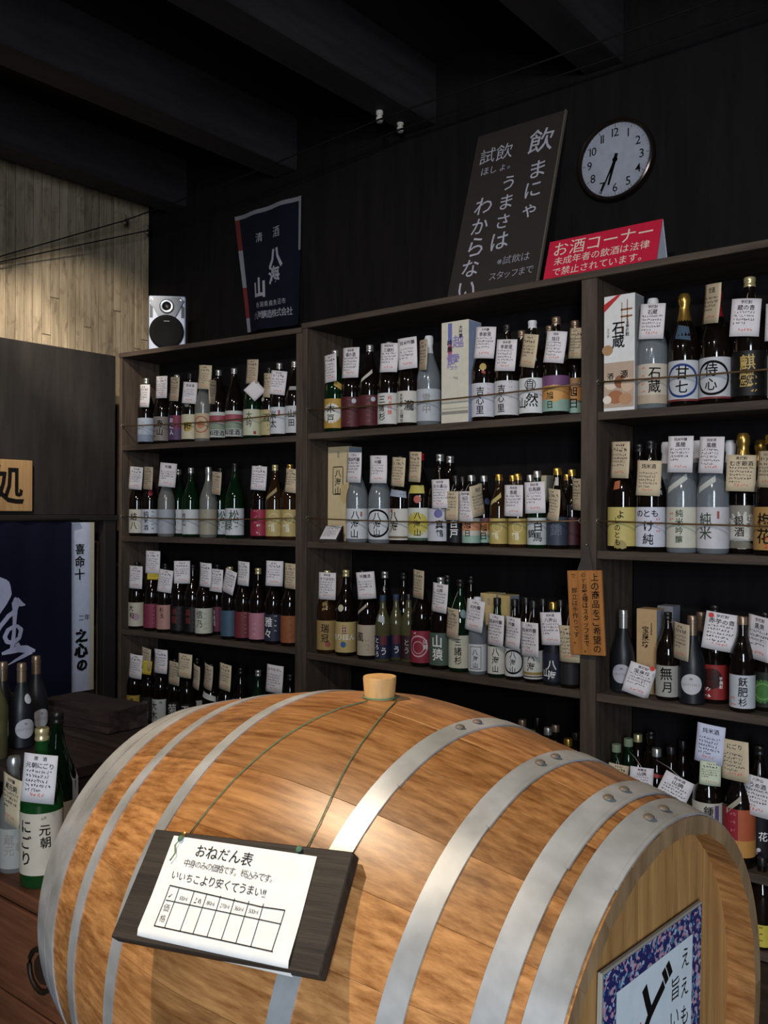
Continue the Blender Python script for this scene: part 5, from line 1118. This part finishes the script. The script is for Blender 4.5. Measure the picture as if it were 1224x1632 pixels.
# paper on the board
pc4 = [(-.1165, .0628), (.1062, .0580), (.1115, -.0700), (-.1125, -.0655)]
po = empty('price_paper', mw=MB_.copy()); tag(po, 'white handwritten price list paper wrapped over the dark board', 'paper')
def ppos(off):
    def fn(u, v):
        v2 = min(v, .93); x = (pc4[0][0]*(1-u)+pc4[1][0]*u)*(1-v2)+(pc4[3][0]*(1-u)+pc4[2][0]*u)*v2
        z = (pc4[0][1]*(1-u)+pc4[1][1]*u)*(1-v2)+(pc4[3][1]*(1-u)+pc4[2][1]*u)*v2
        y = -.0012-off-.0014*math.sin(u*3.1)*v2-.0022*max(0, v2-.6)/.33
        if v > .93:
            tq = (v-.93)/.07; z -= .010*math.sin(tq*1.5); y += .020*(1-math.cos(tq*1.5))
        return (x, y, z)
    return fn
link('sheet', grid(lambda u, v: ppos(0)(u, v), 0, 1, 0, 1, 16, 24), po, plain('#efece6', .75, .2))
F = Flat()
PA = .2248/.130                                            # sheet aspect: text is laid out in (u, v*1/PA)
class PF(Flat): pass
T_ = Flat()
T_.htext('おねだん表', .40, -.070, .082, 1.0, .004, .25, slope=-.02)
T_.htext('中身のみの価格です。税込みです。', .47, -.148, .047, .86, -.006, .3, slope=-.02)
T_.htext('いいちこより安くてうまい!!', .42, -.226, .058, .92, .0, .3, slope=-.02)
x0, x1, v0, v1, vm = .105, .895, -.298, -.500, -.358
T_.line([(x0, v0+.02), (x1-.15, v0-.005), (x1, v0+.0)], .006, .02); T_.line([(x0, v1), (x1, v1-.005)], .006, .02); T_.line([(x0, v0+.015), (x0, v1)], .005, .01); T_.line([(x1, v0), (x1-.005, v1)], .005, .01)
T_.line([(x0+.01, vm), (x1, vm-.01)], .005, .02)
cols = [.175, .285, .375, .47, .565, .66, .755]
for c in cols: T_.line([(c, v0+.012), (c+.004, v1)], .0045, .01)
for c, s in zip((.23, .42, .517, .612, .707), ('100ml', '180ml', '270ml', '360ml', '500ml')): T_.htext(s, c, -.332, .032, .8, -.014, .2)
T_.scribble(.30, .36, -.332, .03, .004, rng); T_.scribble(.12, .16, -.33, .035, .004, rng)
T_.vtext('価格', .14, -.368, .045, 1.3, -.01, .2)
link('writing', T_.mesh(lambda x, y: ppos(.0007)(x, -y*PA)), po, plain('#241c18', .8, .1))

# printed panel on the barrel head
HN = Vector((-BA.y, BA.x, 0))
hs = BL_/2-.042+.003
pw2, ph2 = .286, .40
MH = Matrix((HN, -BA, Vector((0, 0, 1)))).transposed().to_4x4(); MH.translation = BC+BA*hs+HN*.0185+Vector((0, 0, .155-ph2/2))
MH = MH @ Matrix.Rotation(R(2.5), 4, 'Y')
hp = empty('head_panel', mw=MH); tag(hp, 'floral bordered panel with brushed characters on the barrel head', 'panel')
def floral():
    m = bpy.data.materials.new('floral_print'); m.use_nodes = True; nt = m.node_tree; N = nt.nodes; b = N['Principled BSDF']; b.inputs['Roughness'].default_value = .5
    tc = N.new('ShaderNodeTexCoord'); v = N.new('ShaderNodeTexVoronoi'); v.inputs['Scale'].default_value = 210; nt.links.new(tc.outputs['Object'], v.inputs['Vector'])
    n2 = N.new('ShaderNodeTexNoise'); n2.inputs['Scale'].default_value = 90; nt.links.new(tc.outputs['Object'], n2.inputs['Vector'])
    r1 = N.new('ShaderNodeValToRGB'); e = r1.color_ramp; e.interpolation = 'CONSTANT'; e.elements[0].color = lin('#26265c'); e.elements[1].position = .78; e.elements[1].color = lin('#b8899a')
    q = e.elements.new(.55); q.color = lin('#3d6f92'); q = e.elements.new(.66); q.color = lin('#9fb6c8'); q = e.elements.new(.45); q.color = lin('#2b2a66')
    sp_ = N.new('ShaderNodeSeparateColor'); nt.links.new(v.outputs['Color'], sp_.inputs[0])
    mm = N.new('ShaderNodeMath'); mm.operation = 'ADD'; nt.links.new(sp_.outputs[0], mm.inputs[0])
    m2 = N.new('ShaderNodeMath'); m2.operation = 'SUBTRACT'; m2.inputs[1].default_value = .5; nt.links.new(n2.outputs['Fac'], m2.inputs[0]); nt.links.new(m2.outputs[0], mm.inputs[1])
    nt.links.new(mm.outputs[0], r1.inputs['Fac']); nt.links.new(r1.outputs['Color'], b.inputs['Base Color']); return m
link('backing', box_me(-pw2/2-.003, pw2/2+.003, 0, .006, -ph2/2-.003, ph2/2+.003, .001), hp, plain('#9a958a', .5), Matrix.Translation((0, -.006, 0)))
link('border_print', me_from([(-pw2/2, -.0068, -ph2/2), (pw2/2, -.0068, -ph2/2), (pw2/2, -.0068, ph2/2), (-pw2/2, -.0068, ph2/2)], [(0, 1, 2, 3)]), hp, floral())
iw, ih = pw2/2-.032, ph2/2-.030
link('white_sheet', me_from([(-iw, -.0074, -ih), (iw, -.0074, -ih), (iw, -.0074, ih), (-iw, -.0074, ih)], [(0, 1, 2, 3)]), hp, plain('#d0d8de', .6))
F = Flat(); F.vtext('ええもんな', iw*.78, ih*.97, .030, 1.25, -.004, .2); F.vtext('旨いもん', iw*.50, ih*.80, .032, 1.2, -.004, .2); F.vtext('どん', -.02*iw, ih*.95, .115, .95, .02, .15)
F.vtext('二十五度', -iw*.68, ih*.40, .032, 1.2, -.004, .2); F.vtext('原酒', -iw*.9, ih*.42, .032, 1.2, -.004, .2)
characters(F, flat_map(.0080), hp, INK['k'])
F = Flat(); F.vtext('本格麦焼酎', -iw*.42, ih*.66, .036, 1.05, .01, .2)
characters(F, flat_map(.0080), hp, plain('#d0604c', .7))
